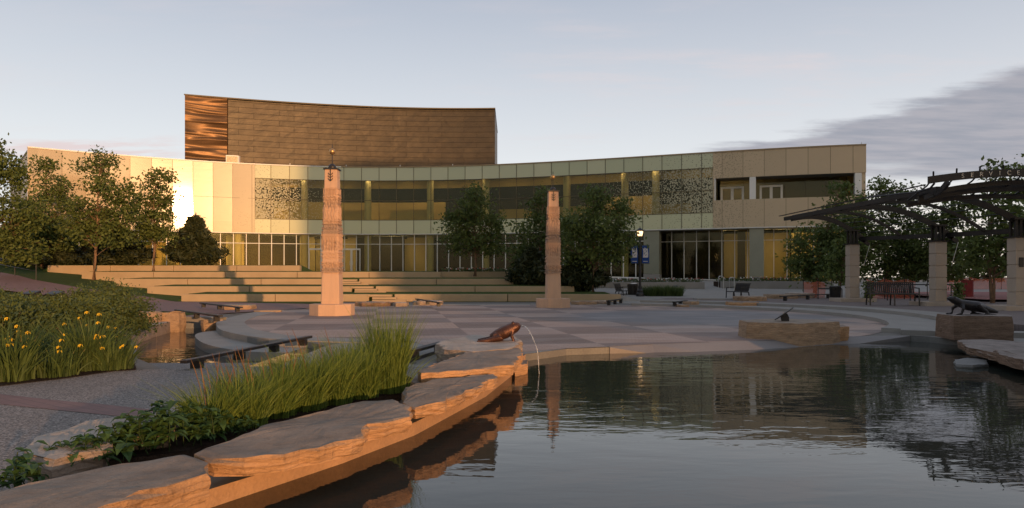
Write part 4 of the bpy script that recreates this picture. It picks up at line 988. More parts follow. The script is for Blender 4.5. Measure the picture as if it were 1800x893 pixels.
# ------------------------------------------------------------ fountains and sculptures
def remeshed(b, name, m, parent, vox, sm_=6):
    o = b.build(name, m, parent); r = o.modifiers.new("remesh", 'REMESH'); r.mode = 'VOXEL'; r.voxel_size = vox; r.use_smooth_shade = True
    s = o.modifiers.new("smooth", 'SMOOTH'); s.iterations = sm_; s.factor = .5; return o
def blob(b, c, r, n=12):
    vs = []; fs = []
    for i in range(n + 1):
        th = math.pi * i / n
        for k in range(n): a = 2 * math.pi * k / n; vs.append((c[0] + r[0] * math.sin(th) * math.cos(a), c[1] + r[1] * math.sin(th) * math.sin(a), c[2] + r[2] * math.cos(th)))
    for i in range(n):
        for k in range(n): q = (k + 1) % n; fs.append((i * n + k, i * n + q, (i + 1) * n + q, (i + 1) * n + k))
    b.add(vs, fs)
fx, fy, fz = GP(886, 610, .25)[0], 10.95, .25
t = thing('frog_fountain', 'reddish bronze frog sculpture spouting water over the pond', 'frog sculpture', (fx, fy, fz)); b = MB()
b.tube([(-.22, 0, .07), (-.12, 0, .10), (0, 0, .15), (.10, 0, .20), (.17, 0, .235), (.22, 0, .245), (.25, 0, .245)], [.05, .09, .105, .095, .085, .062, .02], 14, sx=1.15)
for s_ in (-1, 1):
    blob(b, (.13, s_ * .055, .29), (.03, .026, .03)); blob(b, (.215, s_ * .02, .275), (.022, .02, .015))
    b.tube([(-.16, s_ * .10, .10), (-.05, s_ * .15, .07), (-.22, s_ * .14, .045), (-.30, s_ * .15, .03)], [.06, .055, .04, .03], 10)     # folded thigh and shank
    b.tube([(-.20, s_ * .14, .03), (-.30, s_ * .15, .03), (-.42, s_ * .15, .02)], [.035, .035, .018], 8)
    b.tube([(.12, s_ * .07, .17), (.11, s_ * .11, .09), (.14, s_ * .11, .015)], [.04, .028, .022], 8)
    for q in (-.4, 0, .4): b.tube([(.13, s_ * .11, .015), (.20 , s_ * .11 + q * .08, .01)], [.014, .009], 6)
remeshed(b, 'body', M['bronze'], t, .011, 3)
def jet(name, pts_, r, label, cat='water jet'):
    b = MB(); b.tube(pts_, r, 6); return tag(b.build(name, M['jet'], None, smooth=True), label, cat)
tj = NT('falling_water'); tj.p.inputs["Transmission Weight"].default_value = .6; tj.p.inputs["IOR"].default_value = 1.33; M['jet'] = tj.done((.85, .85, .82), .12)
mx, mz = fx + .26, fz + .25
arc = [(mx + .32 * u_, fy - .25 * u_, mz + .10 * u_ * 2 - .56 * u_ * u_ * 1.02) for u_ in np.linspace(0, 1.02, 16)]
arc = [(mx + .30 * u_ - (.25 * max(0, u_ - .75)), fy - .9 * u_, mz + .12 * u_ - .74 * u_ * u_) for u_ in np.linspace(0, 1.0, 20)]
jet('water_jet', arc, [.006 + .003 * math.sin(i * 2) for i in range(20)], 'thin arc of water falling from the frog mouth into the pond')
q = GP(810, 632, 0); arc = [(q[0] - .06 + .12 * u_, q[1] + .4, .02 + .62 * u_ * (1 - u_) ) for u_ in np.linspace(0, 1, 14)]
jet('water_jet', arc, .005, 'small looping water jet behind the frog ledge')
# crouching lizard-like sculpture on the right block
lx, ly, lz = 9.12, 14.1, .505
t = thing('lizard_sculpture', 'dark bronze crouching amphibian sculpture with lifted head on a stone block', 'animal sculpture', (lx, ly, lz)); t.scale = (1.0, 1.0, 1.08); b = MB()
b.tube([(-.50, 0, .30), (-.44, 0, .295), (-.34, 0, .26), (-.24, 0, .21), (-.08, 0, .17), (.10, 0, .15), (.26, 0, .10), (.42, 0, .07), (.52, 0, .045)], [.012, .045, .07, .075, .095, .10, .075, .045, .02], 14, sx=1.35)
for s_ in (-1, 1):
    blob(b, (-.38, s_ * .06, .315), (.03, .025, .025))
    b.tube([(-.24, s_ * .09, .17), (-.28, s_ * .17, .11), (-.30, s_ * .15, .02), (-.42, s_ * .17, .01)], [.04, .032, .024, .014], 8)
    b.tube([(.14, s_ * .08, .14), (.0, s_ * .20, .17), (.16, s_ * .20, .06), (.24, s_ * .20, .015), (.10, s_ * .22, .01)], [.06, .05, .035, .025, .018], 8)
    for q in (-.4, 0, .4): b.tube([(-.30, s_ * .15, .015), (-.40, s_ * (.15 + q * .1), .01)], [.014, .008], 6); b.tube([(.22, s_ * .20, .015), (.34, s_ * .20 + q * .12, .01)], [.016, .009], 6)
remeshed(b, 'body', M['bronze_dark'], t, .014, 3)
# sundial
sx_, sy_, sz_ = 5.62, 14.75, .335
t = thing('sundial', 'dark tilted metal disc sundial on the large angular boulder', 'sundial', (sx_, sy_, sz_), R(-21))
b = MB(); b.prism([(-.02, -.06), (.13, -.06), (.13, .06), (-.02, .06)], 0, .01)
b.v = []; b.f = []
vs = [(-.03, 0), (.12, 0), (.12, .08), (.09, .15), (.04, .19), (-.05, .10)]
b.v = [(x, -.05, z) for x, z in vs] + [(x, .05, z) for x, z in vs]; n = 6; b.f = [tuple(range(6)), tuple(range(6, 12))[::-1]] + [(i, (i + 1) % 6, 6 + (i + 1) % 6, 6 + i) for i in range(6)]
b.build('stem', M['bronze_dark'], t)
b = MB(); b.lathe([(.225, -.01), (.225, .01)], n=32); o = b.build('dial_plate', M['bronze_dark'], t); o.location = (.02, 0, .155); o.rotation_euler = (0, R(-36), 0)
b = MB(); b.lathe([(.016, 0), (.016, .02)], n=10); g = b.build('gnomon', M['brass'], o)

# ------------------------------------------------------------ street lamp with banners
lx, ly = GP(1125, 525, 0)[:2]
t = thing('street_lamp', 'black street lamp with a lit acorn lantern and two blue banners', 'street lamp', (lx, ly, 0))
b = MB(); b.lathe([(.30, -.02), (.30, .08), (.24, .12), (.22, .30), (.16, .36), (.17, .46), (.11, .55), (.10, .75), (.075, .8)], n=12); b.build('base', M['black'], t)
b = MB(); b.lathe([(.075, .78), (.06, 3.45), (.09, 3.46), (.09, 3.5), (.05, 3.52), (.05, 3.58), (.12, 3.62)], n=12); b.build('post', M['black'], t)
b = MB(); b.lathe([(.10, 3.62), (.13, 3.64), (.175, 3.86), (.16, 3.92)], n=8); tl = NT('lamp_glass'); tl.p.inputs["Emission Color"].default_value = (1, .62, .30, 1); tl.p.inputs["Emission Strength"].default_value = 3.0
b.build('lantern_glass', tl.done((.9, .8, .6), .4), t)
b = MB()
for k in range(8):
    a = k * math.pi / 4; b.bar((.12 * math.cos(a), .12 * math.sin(a), 3.62), (.175 * math.cos(a), .175 * math.sin(a), 3.9), .012, .012)
b.lathe([(.20, 3.90), (.21, 3.93), (.16, 4.0), (.05, 4.08), (.02, 4.1), (.025, 4.16), (.005, 4.2)], n=10); b.build('lantern_cap', M['black'], t)
for s_ in (-1, 1):
    b = MB(); x0 = s_ * .10; x1 = s_ * .54; b.box(((x0 + x1) / 2, 0, 2.56), (.42, .015, 1.02)); o = b.build('banner', M['blue_banner'], t)
    b = MB(); cx = (x0 + x1) / 2
    P = [(-.15, 2.38), (.14, 2.38), (.16, 2.6), (.12, 2.94), (.03, 2.88), (-.05, 2.97), (-.08, 2.86), (-.15, 2.92), (-.12, 2.7)]
    b.v = [(cx + x, -.014, z) for x, z in P] + [(cx + x, -.0085, z) for x, z in P]; n = len(P); b.f = [tuple(range(n)), tuple(range(n, 2 * n))[::-1]] + [(i, (i + 1) % n, n + (i + 1) % n, n + i) for i in range(n)]
    b.box((cx, -.011, 2.16), (.26, .006, .035)); b.build('banner_print', M['banner_white'], o)
    b = MB()
    for p_ in ((-.06, 2.62, .14), (.05, 2.74, .12), (.02, 2.52, .1), (-.02, 2.82, .06)): b.box((cx + p_[0], -.017, p_[1]), (.03, .006, p_[2]), 0, 0, .5)
    b.build('banner_marks', M['blue_banner'], o)
    for z in (2.03, 3.09): b = MB(); b.tube([(s_ * .05, 0, z), (s_ * .56, 0, z)], .014, 6); b.build('banner_arm', M['black'], t)

# ------------------------------------------------------------ benches, bins, small posts
def slat_bench(loc, rz, label, w=1.8):
    t = thing('park_bench', label, 'bench', loc, rz, 'dark metal benches'); b = MB(); n = int(w / .065)
    for i in range(n):
        x = -w / 2 + w * (i + .5) / n
        b.path([(x, -.24, .43), (x, -.18, .455), (x, .16, .43), (x, .22, .47), (x, .31, .80), (x, .35, .84)], .050, .012)
    b.build('seat', M['steel'], t)
    b = MB(); b.bar((-w / 2, -.24, .43), (w / 2, -.24, .43), .03, .03); b.bar((-w / 2, .34, .85), (w / 2, .34, .85), .035, .035); b.bar((-w / 2, .19, .41), (w / 2, .19, .41), .03, .03); b.build('frame', M['black'], t)
    for x in (-w / 2 - .02, 0, w / 2 + .02):
        b = MB(); b.path([(x, -.26, .0), (x, -.24, .43), (x, .2, .42), (x, .28, .0)], .045, .035)
        if x: b.path([(x, -.24, .43), (x, -.22, .64), (x, .24, .66)], .04, .035)
        b.build('leg', M['black'], t)
    return t
bx = GP(1574, 537, .2); slat_bench((bx[0], bx[1] + .2, .195), R(-12), 'dark slatted bench between the stone columns of the canopy', 1.62)
bx = GP(1300, 526, .1); slat_bench((bx[0] - .1, bx[1], .06), R(-75), 'dark bench seen end on behind the concrete step', 1.3)
bx = GP(1100, 524, .0); slat_bench((bx[0] - .2, bx[1], .0), R(65), 'dark bench seen end on to the left of the street lamp', 1.3)
def bin_(loc, r, h, label, m, name='litter_bin', cat='litter bin', bag=True):
    t = thing(name, label, cat, loc); b = MB(); b.lathe([(r * .8, 0), (r * .85, .05)], n=16); b.build('base', M['black'], t)
    b = MB()
    for k in range(24): a = k * math.pi / 12; b.bar((r * .85 * math.cos(a), r * .85 * math.sin(a), .04), (r * math.cos(a), r * math.sin(a), h), .03, .03)
    b.lathe([(r * .78, .05), (r * .9, h - .03)], n=16); b.build('body', M[m], t)
    b = MB(); b.lathe([(r * 1.05, h), (r * 1.05, h + .04), (r * .7, h + .06)], n=16); b.build('rim', M['black'], t)
    if bag: b = MB(); blob(b, (.05, -.05, h + .04), (r * .7, r * .5, .06), 8); b.build('bag', M['white_metal'], t)
    return t
bx = GP(1112, 524, 0); bin_((bx[0], bx[1], 0), .30, .80, 'black litter bin with a white bag right behind the street lamp', 'black')
bx = GP(1468, 529, .2); bin_((bx[0], bx[1], .19), .22, .62, 'dark litter bin left of the farthest stone column', 'black', bag=False)
t = thing('oil_barrel', 'dark red barrel on the brick square beyond the canopy', 'barrel', ((1712 - 900) / FPX * 34, 34.5, .30)); b = MB()
b.lathe([(.26, 0), (.27, .02), (.26, .04), (.26, .25), (.275, .27), (.26, .29), (.26, .55), (.275, .57), (.26, .59), (.26, .78), (.28, .80), (.24, .80)], n=20); b.build('drum', M['red_bin'], t)
b = MB(); b.lathe([(.24, .785), (.24, .79)], n=20); b.build('lid', M['red_bin'], t)
bx = GP(1188, 521, .05); t = thing('info_post', 'thin dark post with a small tilted plate behind the lamp shrubs', 'sign post', (bx[0], bx[1], .05)); b = MB(); b.tube([(0, 0, 0), (0, 0, .62)], .025, 8); b.build('post', M['black'], t); b = MB(); b.box((0, 0, .64), (.22, .16, .02), 0, R(25)); b.build('plate', M['black'], t)
def spot(px, py, s_, label, m='black', flip=0):
    D = 24.5 if py > 520 else 27; p = AT(px, py, D); t = thing('flood_light', label, 'floodlight', (p[0], p[1], H(p[0], p[1])), R(-20 + flip), 'floodlights in the left planting')
    z = p[2] - t.location.z; b = MB(); b.box((0, 0, z), (.56 * s_, .34, .34 * s_), 0, R(18)); b.build('housing', M['black'], t, bevel=.02)
    b = MB(); b.box((0, .16, z + .04), (.50 * s_, .04, .28 * s_), 0, R(18)); b.build('lens', M['alu'], t)
    b = MB(); b.box((0, -.155, z + .1 * s_), (.58 * s_, .06, .04), 0, R(18)); b.build('visor', M['steel'], t)
    b = MB(); b.box((.29 * s_, 0, z + .02), (.02, .05, .05)); b.build('bolt', M['white_metal'], t); b = MB(); b.tube([(0, 0, 0), (0, 0, z - .1)], .03, 8); b.build('stem', M['black'], t); return t
spot(57, 521, .95, 'leftmost boxy black floodlight above the shrubs'); spot(98, 522, 1.0, 'second boxy black floodlight from the left above the shrubs'); spot(193, 512, .7, 'small floodlight with a pale rim on top of the tall shrubs')
# handrails
def handrail(pts_, h, label, m='black', name='handrail', mid=True):
    t = thing(name, label, 'handrail', pts_[0]); o = Vector(pts_[0]); P = [Vector(p) - o for p in pts_]
    b = MB(); b.tube([p + Vector((0, 0, h)) for p in P], .028, 8); b.build('top_rail', M[m], t)
    if mid: b = MB(); b.tube([p + Vector((0, 0, h * .62)) for p in P], .02, 8); b.build('middle_rail', M[m], t)
    for p in P: b = MB(); b.tube([p - Vector((0, 0, .1)), p + Vector((0, 0, h))], .024, 8); b.build('post', M[m], t)
    return t
handrail([(-31, 42.6, H(-31, 42.6)), (-28.8, 41.2, H(-28.8, 41.2)), (-26.7, 39.9, H(-26.7, 39.9))], .95, 'dark metal handrail climbing beside the brick path at the far left')
handrail([(-33.6, 46, H(-33.6, 46)), (-30.6, 43.8, H(-30.6, 43.8))], .95, 'short dark handrail on the upper lawn at the far left')
for i, px in enumerate((1263, 1272)):
    p = ((px - 900) / FPX * 46, 46 - i * 1.2); z = H(*p); b = MB(); b.tube([(0, 0, 0), (0, 0, .8), (.08, .05, .9), (.4, .5, .9), (.5, .6, .8), (.5, .6, 0)], .025, 8)
    t = thing('stair_rail', 'bent steel stair rail on the ramp, %s of the two' % ('far one' if i == 0 else 'near one'), 'handrail', (p[0], p[1], z), 0, 'bent steel stair rails'); b.build('tube', M['alu'], t)
for i, px in enumerate((122, 130.5, 139)):
    p = ((px - 900) / FPX * 50, 50); z = 1.62; t = thing('bollard', ('dark bollard left of the pale one by the lawn', 'pale short bollard between two dark ones', 'dark bollard right of the pale one by the lawn')[i], 'bollard', (p[0], p[1], z), 0, 'bollards near the left corner of the building')
    b = MB(); b.lathe([(.10, -.2), (.10, .85), (.08, .9)], n=12); b.build('post', M['black' if i != 1 else 'white_metal'], t); b = MB(); b.lathe([(.11, .7), (.11, .76)], n=12); b.build('band', M['alu'], t)

# orange safety netting
def netmat():
    t = NT('orange_netting'); v = t.coord("Object", (1, 1, 1)); b_ = t.N.new("ShaderNodeTexBrick"); 
    g = t.N.new("ShaderNodeSeparateXYZ"); t.L.new(v, g.inputs[0]); c = t.N.new("ShaderNodeCombineXYZ"); t.L.new(g.outputs[0], c.inputs[0]); t.L.new(g.outputs[2], c.inputs[1]); t.L.new(c.outputs[0], b_.inputs[0])
    b_.inputs["Scale"].default_value = 9; b_.inputs["Mortar Size"].default_value = .055; b_.inputs["Brick Width"].default_value = .6; b_.inputs["Row Height"].default_value = .5
    t.done((.55, .13, .07), .6); tr = t.N.new("ShaderNodeBsdfTransparent"); mx_ = t.N.new("ShaderNodeMixShader"); t.L.new(t.math('MAXIMUM', b_.outputs["Fac"], .25), mx_.inputs[0]); t.L.new(tr.outputs[0], mx_.inputs[1]); t.L.new(t.p.outputs[0], mx_.inputs[2]); t.L.new(mx_.outputs[0], t.out.inputs[0]); return t.m
M['net'] = netmat()
def netting(P, h, label, seed):
    t = thing('safety_netting', label, 'netting', P[0], 0, 'orange safety netting'); o = Vector(P[0]); rnd = random.Random(seed); b = MB(); L_ = []
    for a, c in zip(P[:-1], P[1:]):
        a, c = Vector(a) - o, Vector(c) - o; n = max(2, int((c - a).length / .35))
        for i in range(n): q = a.lerp(c, i / n); L_.append((q, h * (1 - .12 * math.sin(math.pi * i / n) + rnd.uniform(-.04, .04)), rnd.uniform(-.05, .05)))
    for q, hh, w in L_: b.v += [(q.x, q.y + w, .02), (q.x + w, q.y - w, hh * .5), (q.x, q.y + w * .3, hh)]
    for i in range(len(L_) - 1): a = 3 * i; b.f += [(a, a + 3, a + 4, a + 1), (a + 1, a + 4, a + 5, a + 2)]
    b.build('mesh', M['net'], t)
    for p in P: p = Vector(p) - o; b = MB(); b.tube([p, p + Vector((0, 0, h + .1))], .02, 6); b.build('stake', M['steel'], t)
g_ = lambda px, D, z: ((px - 900) / FPX * D, D, z)
netting([g_(1412, 36, .2), g_(1438, 35.5, .2), g_(1462, 35, .2)], .85, 'orange netting left of the farthest stone column', 1)
netting([g_(1522, 34, .2), g_(1555, 34, .2), g_(1590, 33.5, .2), g_(1630, 33, .2)], .95, 'orange netting behind the slatted bench', 2)
netting([g_(1660, 46, .3), g_(1705, 48, .3), g_(1760, 48, .3), g_(1830, 48, .3)], .9, 'orange netting far off across the brick square', 3)
# dark fence rail behind the bench
handrail([g_(1522, 32, .2), g_(1560, 32, .2), g_(1600, 31.5, .2), g_(1672, 31, .2)], .72, 'dark straight rail fence behind the slatted bench', 'black', 'rail_fence', False)
handrail([g_(1438, 34, .2), g_(1480, 33.5, .2)], .5, 'short dark rail fence left of the farthest stone column', 'black', 'rail_fence', False)

# planter walls with bedding flowers near the building
def planter(x0, x1, y, z0, h, label, m='concrete', fl=True, dens=1.0, seed=1):
    t = thing('planter', label, 'planter', ((x0 + x1) / 2, y, z0)); w = x1 - x0; b = MB(); b.box((0, .15, h / 2), (w, .3, h)); b.build('wall', M[m], t, bevel=.01)
    b = MB(); b.box((0, 1.1, h / 2 - .03), (w, 1.6, h)); b.build('soil', M['soil'], t)
    rr = np.random.default_rng(seed); n = int(w * 260 * dens); c = np.stack([rr.uniform(-w / 2, w / 2, n), rr.uniform(.25, 1.7, n), h + rr.uniform(-.02, .22, n)], 1)
    quads('foliage', leafcards(c, .07, rr), M['shrub'], t, 4, rr.uniform(0, 1, n))
    if fl:
        for nm, mm, q in (('white_flowers', 'petal_w', 6), ('pink_flowers', 'petal_r', 4)):
            n = int(w * q * dens); c = np.stack([rr.uniform(-w / 2, w / 2, n), rr.uniform(.25, 1.2, n), h + rr.uniform(.14, .26, n)], 1)
            V = np.concatenate([leafcards(c + rr.normal(0, .02, c.shape), .07, rr) for _ in range(3)]); o = quads(nm, V, M[mm], t, 4); tag(o, kind='stuff')
    return t
def leafcards(c, s, rr, flatness=0.0, aspect=1.6):
    n = len(c); a = rr.normal(size=(n, 3)); a /= np.linalg.norm(a, axis=1)[:, None] + 1e-9
    b = rr.normal(size=(n, 3)); b[:, 2] *= (1 - flatness); b -= (b * a).sum(1)[:, None] * a; b /= np.linalg.norm(b, axis=1)[:, None] + 1e-9
    s = s * rr.uniform(.6, 1.3, n)[:, None]; L_ = a * s * aspect * .5; w = b * s * .5
    return np.stack([c - L_, c + w * .9 - L_ * .1, c + L_, c - w * .9 - L_ * .1], 1).reshape(-1, 3)
planter(3.9, 12.6, 46.5, .30, .62, 'long pale planter wall with white bedding flowers behind the street lamp', seed=2)
planter(14.0, 21.5, 47.5, .25, .72, 'grey planter wall with white flowers under the glass corner', seed=3)
planter(-4.6, 3.0, 45.8, 1.0, .60, 'planter of dark bedding plants in front of the middle trees', 'seat_wall', seed=4)

# ------------------------------------------------------------ plants
def noise3(p, f, ph): return np.sin(p[:, 0] * f + ph) * np.sin(p[:, 1] * f * 1.1 + ph * 2) * np.sin(p[:, 2] * f * .9 + ph * 3)
def tree(px, base_py, D, z0, blobs, label, group, seed, leaf=.13, dens=.95, m='leaf', trunk=.10, name='deciduous_tree', depth=1.0, stems=1):
    """blobs: crown masses as (px, py, rx_px, ry_px) read at distance D"""
    rr = np.random.default_rng(seed); rnd = random.Random(seed); x0 = (px - 900) / FPX * D; k = D / FPX
    t = thing(name, label, 'tree', (x0, D, z0), 0, group)
    B_ = []
    for bx_, by_, rx, ry in blobs:
        B_.append((np.array([(bx_ - 900) * k - x0, rnd.uniform(-.35, .35) * rx * k * depth, CZ + (HY - by_) * k - z0]), np.array([rx * k, rx * k * .95 * depth, ry * k])))
    ztop = max(b_[0][2] + b_[1][2] * .6 for b_ in B_)
    wood = MB(); tips = []; cl = []
    for s_ in range(stems):
        ph = rnd.uniform(0, 6); lean = rnd.uniform(-.25, .25) if stems > 1 else 0; tx = blobs[0][0]
        tr = [(lean * f * 2 + .05 * math.sin(f * 7 + ph) * (f > 0), .05 * math.cos(f * 5 + ph) * (f > 0), f * ztop - .1 * (f == 0)) for f in np.linspace(0, 1, 9)]
        top = max(B_, key=lambda b_: b_[0][2])[0]
        tr = [(p[0] + top[0] * (i / 8) ** 1.5, p[1], p[2]) for i, p in enumerate(tr)]
        wood.tube(tr, [trunk * (1.25 if i == 0 else 1) * (1 - .88 * i / 8) for i in range(9)], 8)
        tips.append(tr)
    for c, r in B_:
        n = max(6, int(34 * (r[0] * r[2]) ** .9 * dens / .9)); u = rr.normal(size=(n, 3)); u /= np.linalg.norm(u, axis=1)[:, None]; rad = rr.uniform(.25, 1.0, n) ** .6
        P = c + u * rad[:, None] * r; P = P[P[:, 2] > .4]
        for p in P[:: 3]:
            tr = tips[rnd.randrange(len(tips))]; f = min(.92, max(.18, (p[2] - .45 * math.hypot(p[0], p[1]) - .3) / ztop)); i = min(7, int(f * 8)); q = np.array(tr[i]) * (1 - (f * 8 - i)) + np.array(tr[i + 1]) * (f * 8 - i)
            mid = (q + p) / 2 + np.array([0, 0, .12]); wood.tube([q, mid, p], [trunk * .28 * (1 - .6 * f), trunk * .16, .008], 5, False)
        cl.append(P)
    wood.build('trunk', M['bark'], t, smooth=True)
    cl = np.concatenate(cl); cs = rr.uniform(.20, .40, len(cl)); m_ = 34
    pts_ = np.repeat(cl, m_, 0) + rr.normal(size=(len(cl) * m_, 3)) * np.repeat(cs, m_)[:, None] * np.array([1, 1, .62])
    tone = np.clip(np.repeat(rr.uniform(0, 1, len(cl)), m_) * .6 + rr.uniform(0, .4, len(pts_)), 0, 1)
    quads('crown', leafcards(pts_, leaf, rr, .3), M[m], t, 4, tone); return t
def pine(px, D, z0, hpx, wpx, label, seed, group='dark pines by the building', lay=11):
    rr = np.random.default_rng(seed); k = D / FPX; h = hpx * k * 1.04; w = wpx * k / 2; t = thing('pine_tree', label, 'tree', ((px - 900) * k, D, z0), 0, group); wood = MB()
    wood.tube([(0, 0, -.1), (0, 0, h * .5), (0, 0, h * .97)], [.10, .07, .015], 8); P = []; T = []
    for i in range(lay):
        f = (i + .3) / lay; z = h * (.06 + .90 * f); n = int(9 - 4 * f)
        rad = w * (1 - f) ** 1.0 * 1.12 + .05
        for j in range(n):
            a = 2 * math.pi * (j + rr.uniform(0, .8)) / n + i; R_ = rad * rr.uniform(.7, 1.12); tip = np.array([math.cos(a) * R_, math.sin(a) * R_, z + R_ * .28]); b0 = np.array([0, 0, z - .05]); wood.tube([b0, (b0 + tip) / 2 - np.array([0, 0, .04]), tip], [.03, .02, .006], 5, False)
            for s_ in np.linspace(.25, 1.05, 9):
                c = b0 + (tip - b0) * s_; m_ = 26; q = c + rr.normal(size=(m_, 3)) * np.array([.12, .12, .09]) * (1.3 - .5 * s_) * max(.6, w / 1.2); P.append(q); T.append(np.full(m_, rr.uniform(0, 1)) * .6 + rr.uniform(0, .4, m_))
    wood.build('trunk', M['bark'], t, smooth=True); P = np.concatenate(P); quads('crown', leafcards(P, .12, rr, 0, 3.6), M['needle'], t, 4, np.clip(np.concatenate(T), 0, 1)); return t
GL = 'leafy trees on the left of the lawn'
tree(-15, 500, 40, 1.6, [(-10, 330, 50, 60), (10, 400, 45, 45), (12, 290, 28, 26), (15, 440, 50, 28), (-20, 270, 28, 22), (48, 375, 28, 40)], 'leafy tree cut by the left edge of the photo', GL, 101)
tree(75, 470, 48, 1.75, [(80, 385, 34, 40), (95, 330, 28, 26), (82, 292, 18, 16), (45, 400, 32, 38), (110, 410, 34, 30), (60, 435, 44, 22), (118, 360, 18, 18)], 'leafy tree second from the left with a short trunk on the upper lawn', GL, 102)
tree(165, 488, 43.2, 1.13, [(168, 390, 34, 30), (150, 365, 24, 22), (172, 320, 24, 22), (180, 284, 26, 16), (150, 292, 15, 9), (205, 340, 26, 20), (215, 375, 26, 26), (140, 405, 30, 25), (200, 410, 36, 24), (226, 330, 10, 12)], 'tall leafy tree with a sunlit straight trunk between the two upper seating walls', GL, 103, dens=.9)
tree(270, 478, 45.6, 1.57, [(270, 345, 20, 22), (272, 310, 14, 14), (290, 318, 12, 14), (255, 380, 24, 26), (284, 388, 24, 24), (262, 412, 28, 18), (288, 350, 16, 16), (245, 350, 14, 14), (300, 412, 18, 12)], 'slender leafy tree standing against the glowing glass wall', GL, 104, dens=.9)
tree(1900, 500, 1, .0, [], '', '', 0) if False else None
pine(343, 47.5, 1.9, 86, 86, 'rounded pine right of the slender leafy tree, below the sun reflection', 111); pine(210, 47.5, 1.9, 66, 90, 'dark pine between the two trunks behind the highest seating wall', 112); pine(105, 49, 1.8, 60, 80, 'dark pine behind the second tree from the left', 113); pine(20, 50, 1.9, 70, 90, 'dark pine at the far left behind the handrail', 114)
GM = 'leafy trees in front of the glass facade'
tree(835, 490, 45.0, 1.40, [(835, 400, 42, 30), (832, 360, 28, 22), (838, 338, 16, 12), (810, 425, 38, 22), (862, 428, 34, 24), (800, 390, 24, 20), (872, 390, 20, 18)], 'round leafy tree left of the farther pillar', GM, 105, trunk=.09)
tree(945, 500, 43.5, 1.0, [(945, 410, 38, 34), (950, 368, 24, 22), (958, 345, 14, 10), (930, 450, 42, 26), (980, 440, 34, 30), (990, 395, 20, 18)], 'leafy tree directly behind the farther pillar', GM, 106, trunk=.09)
tree(1043, 512, 38.6, .36, [(1050, 395, 46, 34), (1052, 352, 26, 18), (1045, 338, 14, 9), (1020, 430, 42, 30), (1085, 425, 32, 32), (1090, 375, 24, 22), (1010, 395, 26, 22), (1050, 455, 48, 22)], 'broad leafy tree right of the farther pillar', GM, 107, trunk=.09, dens=.95)
pine(935, 40.8, .72, 62, 80, 'low dark pine left of the farther pillar', 115); pine(1018, 39.5, .50, 62, 78, 'low dark pine right of the farther pillar', 116)
GR = 'trees behind the canopy'
tree(1432, 526, 40, .2, [(1440, 455, 46, 30), (1420, 425, 34, 26), (1470, 410, 34, 30), (1475, 365, 22, 20), (1480, 335, 16, 14), (1450, 480, 40, 20), (1410, 470, 28, 22), (1500, 440, 32, 34)], 'leafy tree in front of the right end of the building', GR, 121)
tree(1475, 528, 37, .2, [(1500, 450, 40, 34), (1500, 395, 24, 24), (1520, 355, 12, 14), (1535, 420, 34, 36), (1480, 480, 34, 20)], 'leafy tree behind the farthest stone column', GR, 122, stems=2, trunk=.07)
tree(1560, 528, 40, .25, [(1560, 440, 44, 36), (1552, 375, 28, 30), (1550, 335, 20, 18), (1575, 345, 14, 14), (1606, 350, 10, 22), (1604, 400, 24, 30), (1600, 450, 40, 30), (1550, 480, 50, 22)], 'tall leafy tree whose top rises above the middle of the canopy', GR, 123, stems=2, trunk=.08, dens=.9)
tree(1640, 528, 38, .25, [(1640, 440, 44, 38), (1650, 395, 34, 30), (1680, 380, 30, 34), (1690, 440, 46, 34), (1650, 480, 50, 20)], 'leafy tree behind the middle stone column', GR, 124, stems=3, trunk=.07, dens=.9)
tree(1745, 535, 29, .2, [(1745, 420, 44, 34), (1750, 365, 36, 30), (1755, 325, 22, 18), (1756, 300, 16, 13), (1725, 455, 34, 26), (1790, 400, 40, 34), (1785, 450, 40, 30)], 'multi stemmed birch like tree between the two nearest stone columns', GR, 125, stems=3, trunk=.07, dens=.9)
tree(1830, 535, 33, .2, [(1830, 400, 46, 50), (1805, 330, 26, 30), (1800, 300, 12, 12), (1830, 460, 50, 40)], 'leafy tree at the right edge of the photo', GR, 126, stems=2, trunk=.08)
tree(1700, 520, 70, .2, [(1650, 470, 60, 26), (1740, 465, 60, 28), (1820, 468, 50, 26), (1590, 475, 50, 22)], 'distant broad tree line clump across the brick square', GR, 127, leaf=.3, dens=.22)

def blades(n, c, rad, h, w, rr, lean=.35, droop=.3, seg=5):
    """grass blades as tapering curved strips; returns vertices of quads"""
    out = []; tone = []
    a0 = rr.uniform(0, 2 * math.pi, n); r0 = rad * np.sqrt(rr.uniform(0, 1, n)); hh = h * (.45 + .7 * rr.beta(2.2, 1.6, n))
    la = a0 + rr.normal(0, .7, n); ll = lean * hh * rr.uniform(.1, 1.2, n) * (.55 + .45 * r0 / rad); dr = droop * rr.uniform(0, 1, n) ** 2
    bx_ = c[0] + r0 * np.cos(a0); by_ = c[1] + r0 * np.sin(a0); wa = rr.uniform(0, math.pi, n); T = rr.uniform(0, 1, n)
    for k in range(seg):
        q = []
        for f in (k / seg, (k + 1) / seg):
            x = bx_ + np.cos(la) * ll * f ** 1.8; y = by_ + np.sin(la) * ll * f ** 1.8; z = c[2] + hh * (f - dr * f ** 3); ww = w * (1 - f ** 2.2) * .5 + .0004
            q.append((x - np.cos(wa) * ww, y - np.sin(wa) * ww, z)); q.append((x + np.cos(wa) * ww, y + np.sin(wa) * ww, z))
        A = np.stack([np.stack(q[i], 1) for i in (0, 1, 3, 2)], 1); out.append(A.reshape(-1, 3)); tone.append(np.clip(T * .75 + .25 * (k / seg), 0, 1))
    return np.concatenate(out), np.concatenate(tone)
